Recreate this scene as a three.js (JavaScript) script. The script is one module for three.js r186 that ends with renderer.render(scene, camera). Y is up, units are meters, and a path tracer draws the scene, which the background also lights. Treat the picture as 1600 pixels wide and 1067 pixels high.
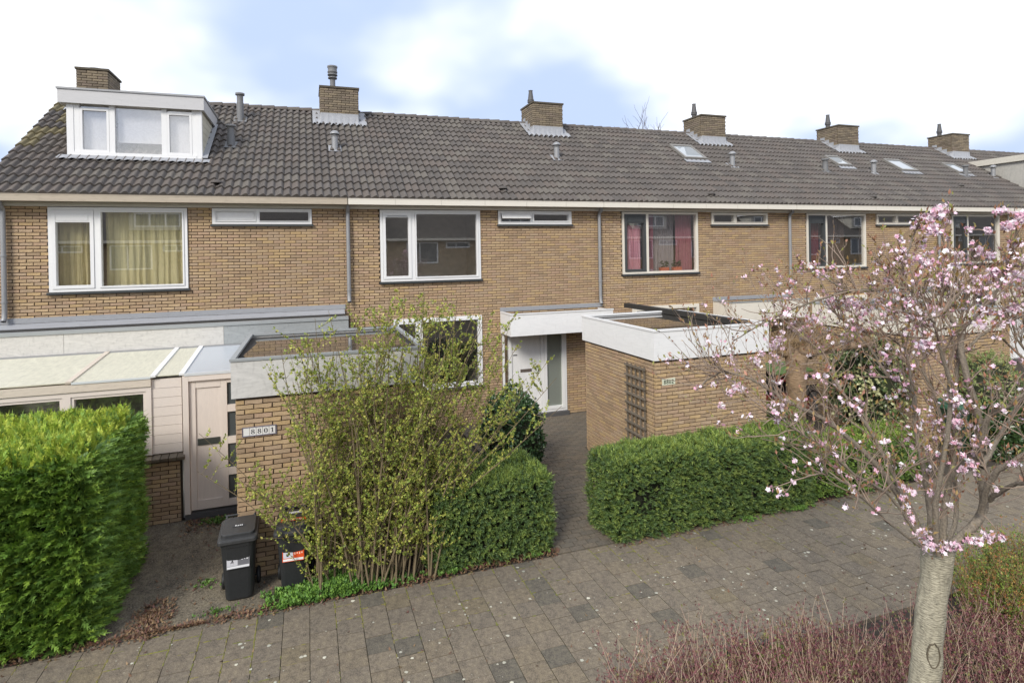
import * as THREE from 'three';
import { mergeGeometries } from 'three/addons/utils/BufferGeometryUtils.js';
import { createNoise2D, createNoise3D } from 'simplex-noise';

// ---------------------------------------------------------------- camera, sky, sun, exposure
const scene = new THREE.Scene();
const camera = new THREE.PerspectiveCamera(60.76, 1600 / 1067, 0.1, 900);
const CAM = new THREE.Vector3(5.273, 3.967, 13.167), YAW = 0.3371, PITCH = -0.0036, ROLL = -0.0174, FOC = 910.29, PY = 400.27;
const fwd = new THREE.Vector3(Math.sin(YAW) * Math.cos(PITCH), Math.sin(PITCH), -Math.cos(YAW) * Math.cos(PITCH));
const rgt0 = new THREE.Vector3(Math.cos(YAW), 0, Math.sin(YAW)), up0 = new THREE.Vector3().crossVectors(rgt0, fwd);
const rgt = rgt0.clone().multiplyScalar(Math.cos(ROLL)).addScaledVector(up0, Math.sin(ROLL));
const upv = up0.clone().multiplyScalar(Math.cos(ROLL)).addScaledVector(rgt0, -Math.sin(ROLL));
camera.position.copy(CAM);
camera.quaternion.setFromRotationMatrix(new THREE.Matrix4().makeBasis(rgt, upv, fwd.clone().negate()));
camera.setViewOffset(1600, 1067, 0, 533.5 - PY, 1600, 1067);
const renderer = new THREE.WebGLRenderer({ antialias: true });
renderer.toneMapping = THREE.LinearToneMapping;
renderer.toneMappingExposure = 2.15;
renderer.shadowMap.enabled = true;

function mul(a) { return () => { a |= 0; a = (a + 0x6d2b79f5) | 0; let t = Math.imul(a ^ (a >>> 15), 1 | a); t = (t + Math.imul(t ^ (t >>> 7), 61 | t)) ^ t; return ((t ^ (t >>> 14)) >>> 0) / 4294967296; }; }
let R = mul(7);
const rr = (a, b) => a + (b - a) * R(), clamp = (x, a, b) => Math.min(b, Math.max(a, x)), mix = (a, b, t) => a + (b - a) * t;
const sm = (a, b, x) => { const t = clamp((x - a) / (b - a), 0, 1); return t * t * (3 - 2 * t); };
const n3 = createNoise3D(mul(11)), n2 = createNoise2D(mul(12));
const fbm3 = (x, y, z, o = 5) => { let s = 0, a = 0.5; for (let i = 0; i < o; i++) { s += a * n3(x, y, z); x *= 2.03; y *= 2.03; z *= 2.03; a *= 0.5; } return s; };
{ // pale blue air with broad thin cloud, the same all round
  const w = 1024, h = 512, d = new Float32Array(w * h * 4);
  for (let j = 0; j < h; j++) for (let i = 0; i < w; i++) {
    const el = (j + 0.5) / h * Math.PI - Math.PI / 2, az = ((i + 0.5) / w - 0.5) * 2 * Math.PI;
    const x = Math.cos(az) * Math.cos(el), y = Math.sin(el), z = Math.sin(az) * Math.cos(el), k = 1 / (Math.max(y, 0) + 0.32);
    const f = fbm3(x * k * 0.8 + 15.54, 0.4, z * k * 0.8 + 14.35, 5) + 0.2 * fbm3(x * k * 2.6 + 15.54, 5.2, z * k * 2.6, 3);
    const c = sm(-0.42, 0.5, f + 0.05);
    const b = [0.285, 0.35, 0.49], cl = [0.66, 0.665, 0.675], o = (j * w + i) * 4;
    for (let q = 0; q < 3; q++) d[o + q] = mix(b[q], cl[q], c);
    d[o + 3] = 1;
  }
  const t = new THREE.DataTexture(d, w, h, THREE.RGBAFormat, THREE.FloatType);
  t.mapping = THREE.EquirectangularReflectionMapping; t.magFilter = THREE.LinearFilter; t.wrapS = THREE.RepeatWrapping; t.needsUpdate = true;
  scene.background = t; scene.environment = t;
}
const sun = new THREE.DirectionalLight(new THREE.Color(1, 0.95, 0.87), 1.5);
sun.position.set(-14, 24, 26); sun.target.position.set(8, 0, 2); sun.castShadow = true; sun.shadow.radius = 34;
sun.shadow.mapSize.set(2048, 2048);
Object.assign(sun.shadow.camera, { left: -30, right: 30, top: 30, bottom: -30, near: 1, far: 120 });
scene.add(sun, sun.target);

// ---------------------------------------------------------------- helpers
const names = new Map();
function numbered(n) { const k = names.get(n) || 0; names.set(n, k + 1); return k ? n + '_' + String(k).padStart(3, '0') : n; }
function thing(name, label, category, pos = [0, 0, 0], group) {
  const o = new THREE.Group(); o.name = numbered(name); o.position.set(...pos); o.userData = { label, category };
  if (group) o.userData.group = group; scene.add(o); return o;
}
function mesh(name, geo, mat, parent) { const m = new THREE.Mesh(geo, mat); m.name = name; m.castShadow = m.receiveShadow = true; parent.add(m); return m; }
// geometry written in world coordinates, hung under a thing that stands at its base
function wmesh(name, geo, mat, parent) { const m = mesh(name, geo, mat, parent); m.position.copy(parent.position).negate(); return m; }
function sub(name, parent, pos = [0, 0, 0]) { const g = new THREE.Group(); g.name = name; g.position.set(...pos); parent.add(g); return g; }
function struct(name, geo, mat) { const m = mesh(name, geo, mat, scene); m.userData = { kind: 'structure', label: name.replace(/_/g, ' '), category: name.split('_').pop() }; return m; }
const box = (x0, x1, y0, y1, z0, z1) => new THREE.BoxGeometry(x1 - x0, y1 - y0, z1 - z0).translate((x0 + x1) / 2, (y0 + y1) / 2, (z0 + z1) / 2);
const merge = (a) => mergeGeometries(a.map((g) => { const q = g.index ? g.toNonIndexed() : g; for (const k of Object.keys(q.attributes)) if (!['position', 'normal', 'uv'].includes(k)) q.deleteAttribute(k); return q; }));
function rodBox(a, b, w, h) { // a bar from a to b
  const A = new THREE.Vector3(...a), B = new THREE.Vector3(...b), l = A.distanceTo(B), g = new THREE.BoxGeometry(w, h, l);
  const m = new THREE.Matrix4().lookAt(A, B, Math.abs(B.y - A.y) > 0.9 * l ? new THREE.Vector3(0, 0, 1) : new THREE.Vector3(0, 1, 0));
  return g.applyMatrix4(m).translate((A.x + B.x) / 2, (A.y + B.y) / 2, (A.z + B.z) / 2);
}
function tube(pts, r0, r1, rad = 5, rfun) { // tapered tube through points
  const P = pts.map((p) => (p.isVector3 ? p : new THREE.Vector3(...p))), n = P.length, pos = [], nor = [], uv = [], idx = [];
  let prev = new THREE.Vector3(0.31, 0.2, 0.93), len = 0;
  for (let i = 0; i < n; i++) {
    const t = P[Math.min(i + 1, n - 1)].clone().sub(P[Math.max(i - 1, 0)]).normalize();
    const s = new THREE.Vector3().crossVectors(t, prev); if (s.lengthSq() < 1e-4) s.crossVectors(t, new THREE.Vector3(1, 0, 0)); s.normalize();
    const b = new THREE.Vector3().crossVectors(t, s).normalize(); prev = b.clone().cross(t).normalize().cross(t).negate().normalize(); prev = new THREE.Vector3().crossVectors(s, t);
    const k = i / (n - 1), r = rfun ? rfun(k) : mix(r0, r1, k); if (i) len += P[i].distanceTo(P[i - 1]);
    for (let j = 0; j <= rad; j++) {
      const a = j / rad * Math.PI * 2, c = Math.cos(a), d = Math.sin(a), x = s.x * c + b.x * d, y = s.y * c + b.y * d, z = s.z * c + b.z * d;
      pos.push(P[i].x + x * r, P[i].y + y * r, P[i].z + z * r); nor.push(x, y, z); uv.push(j / rad, len);
      if (i && j < rad) { const q = (i - 1) * (rad + 1) + j, w = q + rad + 1; idx.push(q, q + 1, w, q + 1, w + 1, w); }
    }
  }
  const g = new THREE.BufferGeometry(); g.setAttribute('position', new THREE.Float32BufferAttribute(pos, 3)); g.setAttribute('normal', new THREE.Float32BufferAttribute(nor, 3)); g.setAttribute('uv', new THREE.Float32BufferAttribute(uv, 2)); g.setIndex(idx); return g;
}
const curve = (pts, n) => new THREE.CatmullRomCurve3(pts.map((p) => (p.isVector3 ? p : new THREE.Vector3(...p))), false, 'centripetal').getPoints(n);
function onScreen(p) { // size score: nearer and inside the picture first
  const d = p.clone().sub(CAM), z = d.dot(fwd); if (z < 0.3) return 0;
  const x = 800 + FOC * d.dot(rgt) / z, y = PY - FOC * d.dot(upv) / z;
  return x > -20 && x < 1620 && y > -20 && y < 1087 ? 1 / z : 0;
}
// alike pieces: the ones that show largest each a mesh, what is left one part of many copies
function pieces(list, parent, one, rest, geos, palette, mats, limit = 300) {
  const o = new THREE.Vector3(); let q = parent; while (q && q !== scene) { o.add(q.position); q = q.parent; }
  for (const p of list) p.s = onScreen(new THREE.Vector3().setFromMatrixPosition(p.m).add(o));
  list.sort((a, b) => b.s - a.s);
  const big = list.filter((p, i) => i < limit && p.s > 0), small = list.slice(big.length);
  big.forEach((p, i) => { const m = mesh(i ? one + '_' + String(i).padStart(3, '0') : one, geos[p.v % geos.length], mats[p.c % mats.length], parent); p.m.decompose(m.position, m.quaternion, m.scale); });
  if (!small.length) return;
  const base = mats.base, im = new THREE.InstancedMesh(geos[0], base, small.length), c = new THREE.Color();
  small.forEach((p, i) => { im.setMatrixAt(i, p.m); const k = palette[p.c % palette.length]; c.setRGB(...k); im.setColorAt(i, c); });
  im.name = rest; im.castShadow = im.receiveShadow = true; im.userData.kind = 'stuff'; parent.add(im);
}
function instances(name, geo, mat, mats4, colors, parent, kind = 'stuff') {
  const im = new THREE.InstancedMesh(geo, mat, mats4.length), c = new THREE.Color();
  mats4.forEach((m, i) => { im.setMatrixAt(i, m); if (colors) { c.setRGB(...colors[i]); im.setColorAt(i, c); } });
  im.name = name; im.castShadow = im.receiveShadow = true; if (kind) im.userData.kind = kind; parent.add(im);
  if (parent !== scene) im.position.copy(parent.position).negate();
  return im;
}

// ---------------------------------------------------------------- textures and materials
function tex(w, h, f, srgb = false) {
  const d = new Uint8Array(w * h * 4);
  for (let y = 0; y < h; y++) for (let x = 0; x < w; x++) { const v = f(x / w, y / h), o = (y * w + x) * 4; if (Array.isArray(v)) for (let q = 0; q < 3; q++) d[o + q] = clamp(v[q], 0, 1) * 255; else d[o] = d[o + 1] = d[o + 2] = clamp(v, 0, 1) * 255; d[o + 3] = 255; }
  const t = new THREE.DataTexture(d, w, h); t.wrapS = t.wrapT = THREE.RepeatWrapping; t.magFilter = THREE.LinearFilter; t.minFilter = THREE.LinearMipmapLinearFilter; t.generateMipmaps = true;
  if (srgb) t.colorSpace = THREE.SRGBColorSpace; t.needsUpdate = true; return t;
}
// tileable noise from a torus
const per = (u, v, f, s = 0, o = 4) => { const a = u * Math.PI * 2, b = v * Math.PI * 2; return fbm3(Math.cos(a) * f + s + 0.37 * Math.sin(b) * f, Math.sin(a) * f + 0.61 * Math.cos(b) * f, Math.cos(b) * f + Math.sin(b) * f * 0.8 - s, o); };
const white = (seed) => { const q = mul(seed); return () => q(); };
const wn = white(5), grain = new Float32Array(256 * 256).map(() => wn());
const gr8 = (u, v) => grain[(Math.floor(v * 256) & 255) * 256 + (Math.floor(u * 256) & 255)];
const brickMap = tex(256, 64, (u, v) => { const n = per(u, v, 1.6, 3), s = n2(u * 14, v * 60); return 0.80 + 0.22 * n + 0.10 * (gr8(u, v) - 0.5) - (s > 0.62 ? 0.22 : 0); });
const brickBump = tex(256, 64, (u, v) => 0.5 + 0.3 * per(u, v, 2.5, 9) + 0.25 * n2(u * 16, v * 40) * (n2(u * 3, v * 3) > 0 ? 1 : 0.3));
const fineMap = tex(256, 256, (u, v) => 0.86 + 0.12 * per(u, v, 2, 1) + 0.1 * (gr8(u, v) - 0.5));
const fineBump = tex(256, 256, (u, v) => 0.5 + 0.25 * per(u, v, 5, 4) + 0.35 * (gr8(u, v) - 0.5));
const tileMap = tex(256, 256, (u, v) => { const n = per(u, v, 2.2, 6), l = per(u, v, 3.2, 15); const k = 0.82 + 0.22 * n + 0.16 * (gr8(u, v) - 0.5); return l > 0.37 ? [1.0, 1.0, 0.95] : [k, k * 0.99, k * 0.97]; });
const slabMap = tex(512, 512, (u, v) => { const n = per(u, v, 0.9, 2), m = per(u, v, 6, 8), g = gr8(u * 0.5, v * 0.5), g2 = gr8(u * 0.23 + 0.4, v * 0.23), sp = per(u, v, 2.6, 21, 3); const k = 0.66 + 0.30 * n + 0.26 * m + 0.5 * (g - 0.5) + 0.3 * (g2 - 0.5); return sp > 0.5 ? [0.98, 0.98, 0.88] : g > 0.985 ? [1, 0.98, 0.9] : [k, k * 0.975, k * (0.88 - 0.12 * Math.max(0, n))]; });
const soilMap = tex(512, 512, (u, v) => { const n = per(u, v, 3, 2), m = per(u, v, 12, 8), g = gr8(u * 2, v * 2); const k = 0.55 + 0.25 * n + 0.25 * m + 0.4 * (g - 0.5); return [k, k * 0.96, k * 0.9]; });
const barkMap = tex(256, 256, (u, v) => { const n = per(u, v, 1.2, 2), b = n2(u * 5 + 9, v * 70), c = n2(u * 9, v * 26 + 40); const k = 0.72 + 0.26 * n + 0.2 * b - (c > 0.82 ? 0.25 : 0) + 0.12 * (gr8(u, v) - 0.5); return [k, k, k]; });
const barkBump = tex(256, 256, (u, v) => 0.5 + 0.3 * n2(u * 5 + 9, v * 70) + 0.2 * per(u, v, 3, 3));
const paintMap = tex(256, 256, (u, v) => { const st = n2(u * 26, v * 1.6), n = per(u, v, 1.3, 5), m = per(u, v, 5, 7); const k = 0.95 + 0.05 * n + 0.03 * m - (st > 0.55 ? 0.06 * (st - 0.55) / 0.45 : 0); return [k, k * 0.995, k * 0.98]; });
const oldPaint = tex(256, 256, (u, v) => { const st = n2(u * 30, v * 2), n = per(u, v, 1.6, 25), m = per(u, v, 6, 17); const k = 0.86 + 0.12 * n + 0.1 * m - (st > 0.4 ? 0.2 * (st - 0.4) : 0) + 0.06 * (gr8(u, v) - 0.5); return [k, k * 0.98, k * 0.94]; });
const lin = (r, g, b) => new THREE.Color().setRGB(r, g, b);
const M = (o) => new THREE.MeshStandardMaterial({ roughness: 0.85, ...o, color: Array.isArray(o.color) ? lin(...o.color) : o.color });
const rep = (t, x, y) => { const c = t.clone(); c.repeat.set(x, y); c.needsUpdate = true; return c; };
function family(palette, o) { const f = palette.map((c) => M({ ...o, color: c })); f.base = M({ ...o, color: [1, 1, 1] }); return f; }
const brickPal = [[0.601, 0.425, 0.252], [0.568, 0.4, 0.241], [0.643, 0.462, 0.271], [0.547, 0.374, 0.226], [0.59, 0.405, 0.266], [0.483, 0.343, 0.216], [0.654, 0.457, 0.241], [0.579, 0.42, 0.276]];
const brickM = family(brickPal, { map: brickMap, bumpMap: brickBump, bumpScale: 0.006, roughness: 0.93 });
const darkPal = [[0.29, 0.235, 0.165], [0.24, 0.195, 0.14], [0.33, 0.265, 0.18], [0.21, 0.168, 0.12], [0.28, 0.22, 0.165]];
const darkM = family(darkPal, { map: brickMap, bumpMap: brickBump, bumpScale: 0.006, roughness: 0.95 });
const mortar = M({ color: [0.095, 0.066, 0.042], map: fineMap, roughness: 1 });
const tilePal = [[0.13, 0.115, 0.104], [0.122, 0.107, 0.096], [0.139, 0.123, 0.112], [0.126, 0.109, 0.099], [0.113, 0.101, 0.093], [0.143, 0.121, 0.107], [0.155, 0.139, 0.122], [0.2, 0.17, 0.095]];
const tileM = family(tilePal, { map: tileMap, bumpMap: fineBump, bumpScale: 0.003, roughness: 0.9, side: THREE.DoubleSide });
const slabPal = [[0.268, 0.225, 0.182], [0.257, 0.216, 0.176], [0.278, 0.232, 0.186], [0.247, 0.209, 0.173], [0.272, 0.225, 0.174], [0.185, 0.165, 0.14], [0.26, 0.215, 0.155]];
const slabM = family(slabPal, { map: slabMap, bumpMap: fineBump, bumpScale: 0.003, roughness: 0.95 });
const paverPal = [[0.22, 0.19, 0.16], [0.20, 0.172, 0.147], [0.235, 0.198, 0.165], [0.185, 0.163, 0.142], [0.215, 0.18, 0.147]];
const paverM = family(paverPal, { map: slabMap, bumpMap: fineBump, bumpScale: 0.003, roughness: 0.95 });
const whiteM = M({ color: [0.81, 0.81, 0.81], map: paintMap, roughness: 0.45 }), offM = M({ color: [0.70, 0.67, 0.60], map: oldPaint, roughness: 0.6 });
const creamM = M({ color: [0.74, 0.695, 0.61], map: paintMap, roughness: 0.5 }), gutterOld = M({ color: [0.52, 0.455, 0.37], map: oldPaint, bumpMap: fineBump, bumpScale: 0.002, roughness: 0.85 });
const pinkish = M({ color: [0.74, 0.655, 0.59], map: paintMap, roughness: 0.55 }), pinkOld = M({ color: [0.70, 0.62, 0.53], map: oldPaint, roughness: 0.65 });
const greyDark = M({ color: [0.055, 0.06, 0.062], map: paintMap, roughness: 0.5 }), zinc = M({ color: [0.36, 0.37, 0.39], map: oldPaint, metalness: 0.35, roughness: 0.55 }), lead = M({ color: [0.37, 0.385, 0.42], map: oldPaint, bumpMap: fineBump, bumpScale: 0.004, roughness: 0.6 });
const pipeDark = M({ color: [0.10, 0.10, 0.105], map: oldPaint, roughness: 0.6 }), pipeGrey = M({ color: [0.20, 0.205, 0.215], map: oldPaint, roughness: 0.6 }), blackM = M({ color: [0.018, 0.019, 0.02], roughness: 0.55 });
const bitumen = M({ color: [0.055, 0.052, 0.048], map: soilMap, bumpMap: fineBump, bumpScale: 0.002, roughness: 0.85 }), trimGrey = M({ color: [0.36, 0.385, 0.40], map: oldPaint, roughness: 0.5 });
const wet = new THREE.MeshPhysicalMaterial({ color: lin(0.05, 0.046, 0.04), roughness: 0.06, ior: 1.33, clearcoat: 0.6, clearcoatRoughness: 0.03 });
const glass = new THREE.MeshPhysicalMaterial({ color: 0xffffff, roughness: 0.01, transmission: 1, thickness: 0, ior: 2.5 });
const frosted = new THREE.MeshPhysicalMaterial({ color: lin(0.62, 0.66, 0.6), roughness: 0.45, transmission: 0.75, thickness: 0, ior: 1.6 });
const roomM = M({ color: [0.62, 0.60, 0.55], map: fineMap, roughness: 0.95 }), soil = M({ color: [0.10, 0.082, 0.062], map: rep(soilMap, 1, 1), bumpMap: fineBump, bumpScale: 0.01, roughness: 1 });
const numberM = (text, w, h, bg, fg, font) => { const c = document.createElement('canvas'); c.width = w; c.height = h; const x = c.getContext('2d'); x.fillStyle = bg; x.fillRect(0, 0, w, h); x.fillStyle = fg; x.font = font; x.textAlign = 'center'; x.textBaseline = 'middle'; if (typeof text === 'function') text(x, w, h); else x.fillText(text, w / 2, h / 2 + h * 0.04); const t = new THREE.CanvasTexture(c); t.colorSpace = THREE.SRGBColorSpace; return M({ color: [0.9, 0.9, 0.9], map: t, roughness: 0.5 }); };
// ---------------------------------------------------------------- ground
const W = 6.1, ZP = 5.8, ZB = 8.3;
const gy = (z) => (z < 2.5 ? 0 : z < ZP ? -0.18 * (z - 2.5) / (ZP - 2.5) : -0.18);
function metric(g, s = 1) { const p = g.attributes.position, u = []; for (let i = 0; i < p.count; i++) u.push(p.getX(i) * s, p.getZ(i) * s); g.setAttribute('uv', new THREE.Float32BufferAttribute(u, 2)); return g; }
function sheet(x0, x1, zs, dy, s = 1) { // a sheet that follows the fall of the ground
  const pos = [], idx = [], nx = 2; zs.forEach((z) => { for (let i = 0; i <= nx; i++) pos.push(mix(x0, x1, i / nx), gy(z) + dy, z); });
  for (let j = 0; j < zs.length - 1; j++) for (let i = 0; i < nx; i++) { const a = j * (nx + 1) + i, b = a + nx + 1; idx.push(a, b, a + 1, a + 1, b, b + 1); }
  const g = new THREE.BufferGeometry(); g.setAttribute('position', new THREE.Float32BufferAttribute(pos, 3)); g.setIndex(idx); g.computeVertexNormals(); return metric(g, s);
}
struct('ground', sheet(-400, 400, [-400, -60, 2.5, ZP, ZB, 40, 400], -0.03), soil);
struct('driveway', sheet(2.7, 5.6, [3.02, 3.5, 4.2, 5, ZP], -0.012), M({ color: [0.225, 0.195, 0.155], map: slabMap, bumpMap: fineBump, bumpScale: 0.006, roughness: 0.97 }));
const pick0 = (pal) => { const c = pal[Math.floor(R() * pal.length)], k = rr(0.85, 1.15); return [c[0] * k, c[1] * k, c[2] * k]; };
function chip(seed, nx, ny, nz, amt, bev) { // a unit block with worn edges and an uneven face
  const q = mul(seed), g = new THREE.BoxGeometry(1, 1, 1, nx, ny, nz), p = g.attributes.position, seen = new Map();
  for (let i = 0; i < p.count; i++) {
    const k = [p.getX(i), p.getY(i), p.getZ(i)].map((v) => v.toFixed(3)).join(); if (!seen.has(k)) seen.set(k, [q() - 0.5, q() - 0.5, q() - 0.5]);
    const j = seen.get(k), e = (Math.abs(p.getX(i)) > 0.49) + (Math.abs(p.getY(i)) > 0.49) + (Math.abs(p.getZ(i)) > 0.49), f = e > 1 ? 1 - bev : 1;
    p.setXYZ(i, p.getX(i) * f + j[0] * amt * 0.3, p.getY(i) * f + j[1] * amt, p.getZ(i) * f + j[2] * amt);
  }
  g.computeVertexNormals(); return g;
}
const brickGeos = [chip(1, 3, 1, 1, 0.10, 0.012), chip(2, 3, 1, 1, 0.12, 0.012), chip(3, 3, 1, 1, 0.08, 0.012)];
const slabGeos = [0, 1, 2, 3, 4, 5].map((k) => { const g = chip(4 + k, 2, 1, 2, 0.0, 0.006 + 0.001 * k), u = g.attributes.uv; for (let i = 0; i < u.count; i++) { const a = u.getX(i), b = u.getY(i); u.setXY(i, (k % 2 ? b : a) * 0.62 + k * 0.37, (k % 2 ? a : b) * 0.62 + k * 0.53); } return g; });
const trs = (x, y, z, sx, sy, sz, ry = 0, rx = 0, rz = 0) => new THREE.Matrix4().compose(new THREE.Vector3(x, y, z), new THREE.Quaternion().setFromEuler(new THREE.Euler(rx, ry, rz)), new THREE.Vector3(sx, sy, sz));
{ // concrete slabs of the footpath, columns running across, every other one set half a slab on
  const pv = struct('pavement', sheet(-8, 40, [ZP, ZB], -0.022), M({ color: [0.12, 0.115, 0.06], map: slabMap, roughness: 1 }));
  pv.userData.label = 'grey concrete slab footpath in front of the gardens';
  const list = [], S = 0.284; R = mul(31);
  for (let c = 0; c < 150; c++) { const x = -6 + c * S, off = c % 2 ? S / 2 : 0; for (let z = ZP + 0.01 - off; z < ZB - 0.02; z += S) { const a = Math.max(z, ZP + 0.01), b = Math.min(z + S, ZB - 0.01); if (b - a < 0.05) continue; list.push({ m: trs(x, gy(7) - 0.025 + rr(-0.0025, 0.0025), (a + b) / 2, S - 0.0045, 0.05, b - a - 0.0045, 0, rr(-0.008, 0.008), rr(-0.008, 0.008)), v: Math.floor(R() * 6), c: R() < 0.04 || n2(x * 0.42, z * 0.9 + 4) + rr(-0.3, 0.3) > 0.85 ? 5 : Math.floor(R() * 5) + (R() < 0.1 ? 2 : 0) }); } }
  pieces(list, pv, 'slab', 'far_slabs', slabGeos, slabPal, slabM);
  const path = struct('garden_path', merge([sheet(8.45, 10.56, [0.02, 1.2, 2.5, 3.6, 4.7, ZP], -0.02), sheet(10.56, 12.31, [0.02, 2.38], -0.02)]), M({ color: [0.11, 0.10, 0.07], map: slabMap, roughness: 1 }));
  path.userData.label = 'brown clinker path leading to the white front door';
  const l2 = []; let row = 0;
  for (let z = 0.06; z < ZP - 0.06; z += 0.105, row++) for (let x = 8.46 - (row % 2) * 0.1; x < (z < 2.38 ? 12.3 : 10.5); x += 0.207) { const a = Math.max(x, 8.46), b = Math.min(x + 0.207, z < 2.38 ? 12.3 : 10.54); if (b - a < 0.05) continue; l2.push({ m: trs((a + b) / 2, gy(z) - 0.025 + rr(-0.003, 0.003), z, b - a - 0.008, 0.05, 0.097, 0, z > 2.5 ? 0.0545 : 0), v: row, c: Math.floor(R() * 5) }); }
  pieces(l2, path, 'paver', 'far_pavers', slabGeos, paverPal, paverM);
  { // pale lichen spots on the slabs, moss in the joints near the hedges
    const ms = [], cs = [], lg = new THREE.CircleGeometry(1, 9).rotateX(-Math.PI / 2), lp = lg.attributes.position; for (let i = 1; i < lp.count; i++) { const k = 0.75 + 0.4 * ((i * 37) % 10) / 10; lp.setXYZ(i, lp.getX(i) * k, 0, lp.getZ(i) * k); }
    for (let i = 0; i < 1500; i++) { const x = rr(1, 16), z = rr(ZP + 0.05, ZB); if (n2(x * 0.8, z * 0.8) + rr(-0.5, 0.5) < 0.1) continue; const s = 0.004 + 0.022 * Math.pow(R(), 3); ms.push(trs(x, gy(7) + 0.0052, z, s, 1, s * rr(0.7, 1), rr(0, 6))); cs.push(pick0([[0.5, 0.48, 0.38], [0.42, 0.41, 0.33], [0.56, 0.53, 0.42]])); }
    const a = instances('lichen', lg, M({ color: [1, 1, 1], roughness: 1 }), ms, cs, pv); const mm = [], mc = [], mg = new THREE.IcosahedronGeometry(1, 1);
    for (let i = 0; i < 2600; i++) { const c = Math.floor(rr(24, 75)), along = R() < 0.6; const x = -6 + (c + 0.5) * S, w = 1 - Math.pow(R(), 0.4), z = ZP + 0.03 + w * 1.5; if (n2(x * 0.9 + 7, z * 0.7) < -0.1) continue; mm.push(along ? trs(x + rr(-0.005, 0.005), gy(7) - 0.001, z, rr(0.004, 0.008), 0.005, rr(0.012, 0.04)) : trs(x + rr(0, S), gy(7) - 0.001, ZP + 0.01 + Math.round((z - ZP) / S) * S - (c % 2 ? 0 : S / 2), rr(0.012, 0.04), 0.005, rr(0.004, 0.008))); mc.push(pick0([[0.16, 0.17, 0.03], [0.22, 0.2, 0.04], [0.12, 0.13, 0.03], [0.19, 0.16, 0.06]])); }
    instances('joint_moss', mg, M({ color: [1, 1, 1], roughness: 1 }), mm, mc, pv);
  }
  const kerb = sub('kerb_row', pv); const l3 = [];
  for (let x = -2; x < 30; x += 0.5) l3.push({ m: trs(x + 0.25, -0.2, ZB + 0.03, 0.492, 0.09, 0.06), v: 0, c: 3 });
  pieces(l3, kerb, 'edging', 'far_edging', slabGeos, slabPal, slabM, 60);
  struct('planting_bed', sheet(-20, 60, [ZB + 0.07, 13, 20], -0.012), M({ color: [0.075, 0.062, 0.05], map: soilMap, bumpMap: fineBump, bumpScale: 0.012, roughness: 1 }));
}

// ---------------------------------------------------------------- brickwork
const CH = 0.062, BL = 0.2185;
// front at z = 0 of the frame made by (origin, turn): x along the wall; holes [x0, x1, y0, y1]
function courses(w, h, holes, { origin = [0, 0, 0], turn = 0, shift = 0, y0 = 0, top } = {}) {
  const out = [], base = trs(...origin, 1, 1, 1, turn), n = Math.floor(h / CH);
  for (let r = 0; r < n; r++) {
    const y = y0 + (r + 0.5) * CH; let x = (r % 2 ? -BL / 2 : 0) + shift - BL; const hs = holes.filter((q) => y > q[2] - 0.01 && y < q[3] + 0.01);
    for (; x < w; x += BL) {
      let segs = [[Math.max(x, 0), Math.min(x + BL, w)]];
      for (const q of hs) segs = segs.flatMap(([a, b]) => (b <= q[0] || a >= q[1] ? [[a, b]] : [[a, Math.min(b, q[0])], [Math.max(a, q[1]), b]]));
      for (const [a, b] of segs) if (b - a > 0.035) out.push({ m: base.clone().multiply(trs((a + b) / 2, y, -0.026 + rr(-0.0025, 0.0025), b - a - rr(0.011, 0.015), 0.0495, 0.06)), v: Math.floor(R() * 3), c: Math.floor(R() * 8) });
    }
  }
  return out;
}
function slabWall(w, h, holes, t = 0.2) { const s = new THREE.Shape([new THREE.Vector2(0, 0), new THREE.Vector2(w, 0), new THREE.Vector2(w, h), new THREE.Vector2(0, h)]); for (const q of holes) s.holes.push(new THREE.Path([new THREE.Vector2(q[0], q[2]), new THREE.Vector2(q[0], q[3]), new THREE.Vector2(q[1], q[3]), new THREE.Vector2(q[1], q[2])])); return new THREE.ExtrudeGeometry(s, { depth: t, bevelEnabled: false }).translate(0, 0, -t - 0.011); }

// ---------------------------------------------------------------- windows
function frameGeo(x0, x1, y0, y1, w, z0, z1, bars = []) { const g = [box(x0, x0 + w, y0, y1, z0, z1), box(x1 - w, x1, y0, y1, z0, z1), box(x0 + w, x1 - w, y0, y0 + w, z0, z1), box(x0 + w, x1 - w, y1 - w, y1, z0, z1)]; for (const b of bars) g.push(box(b[0], b[1], y0 + w, y1 - w, z0, z1)); return merge(g); }
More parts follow.
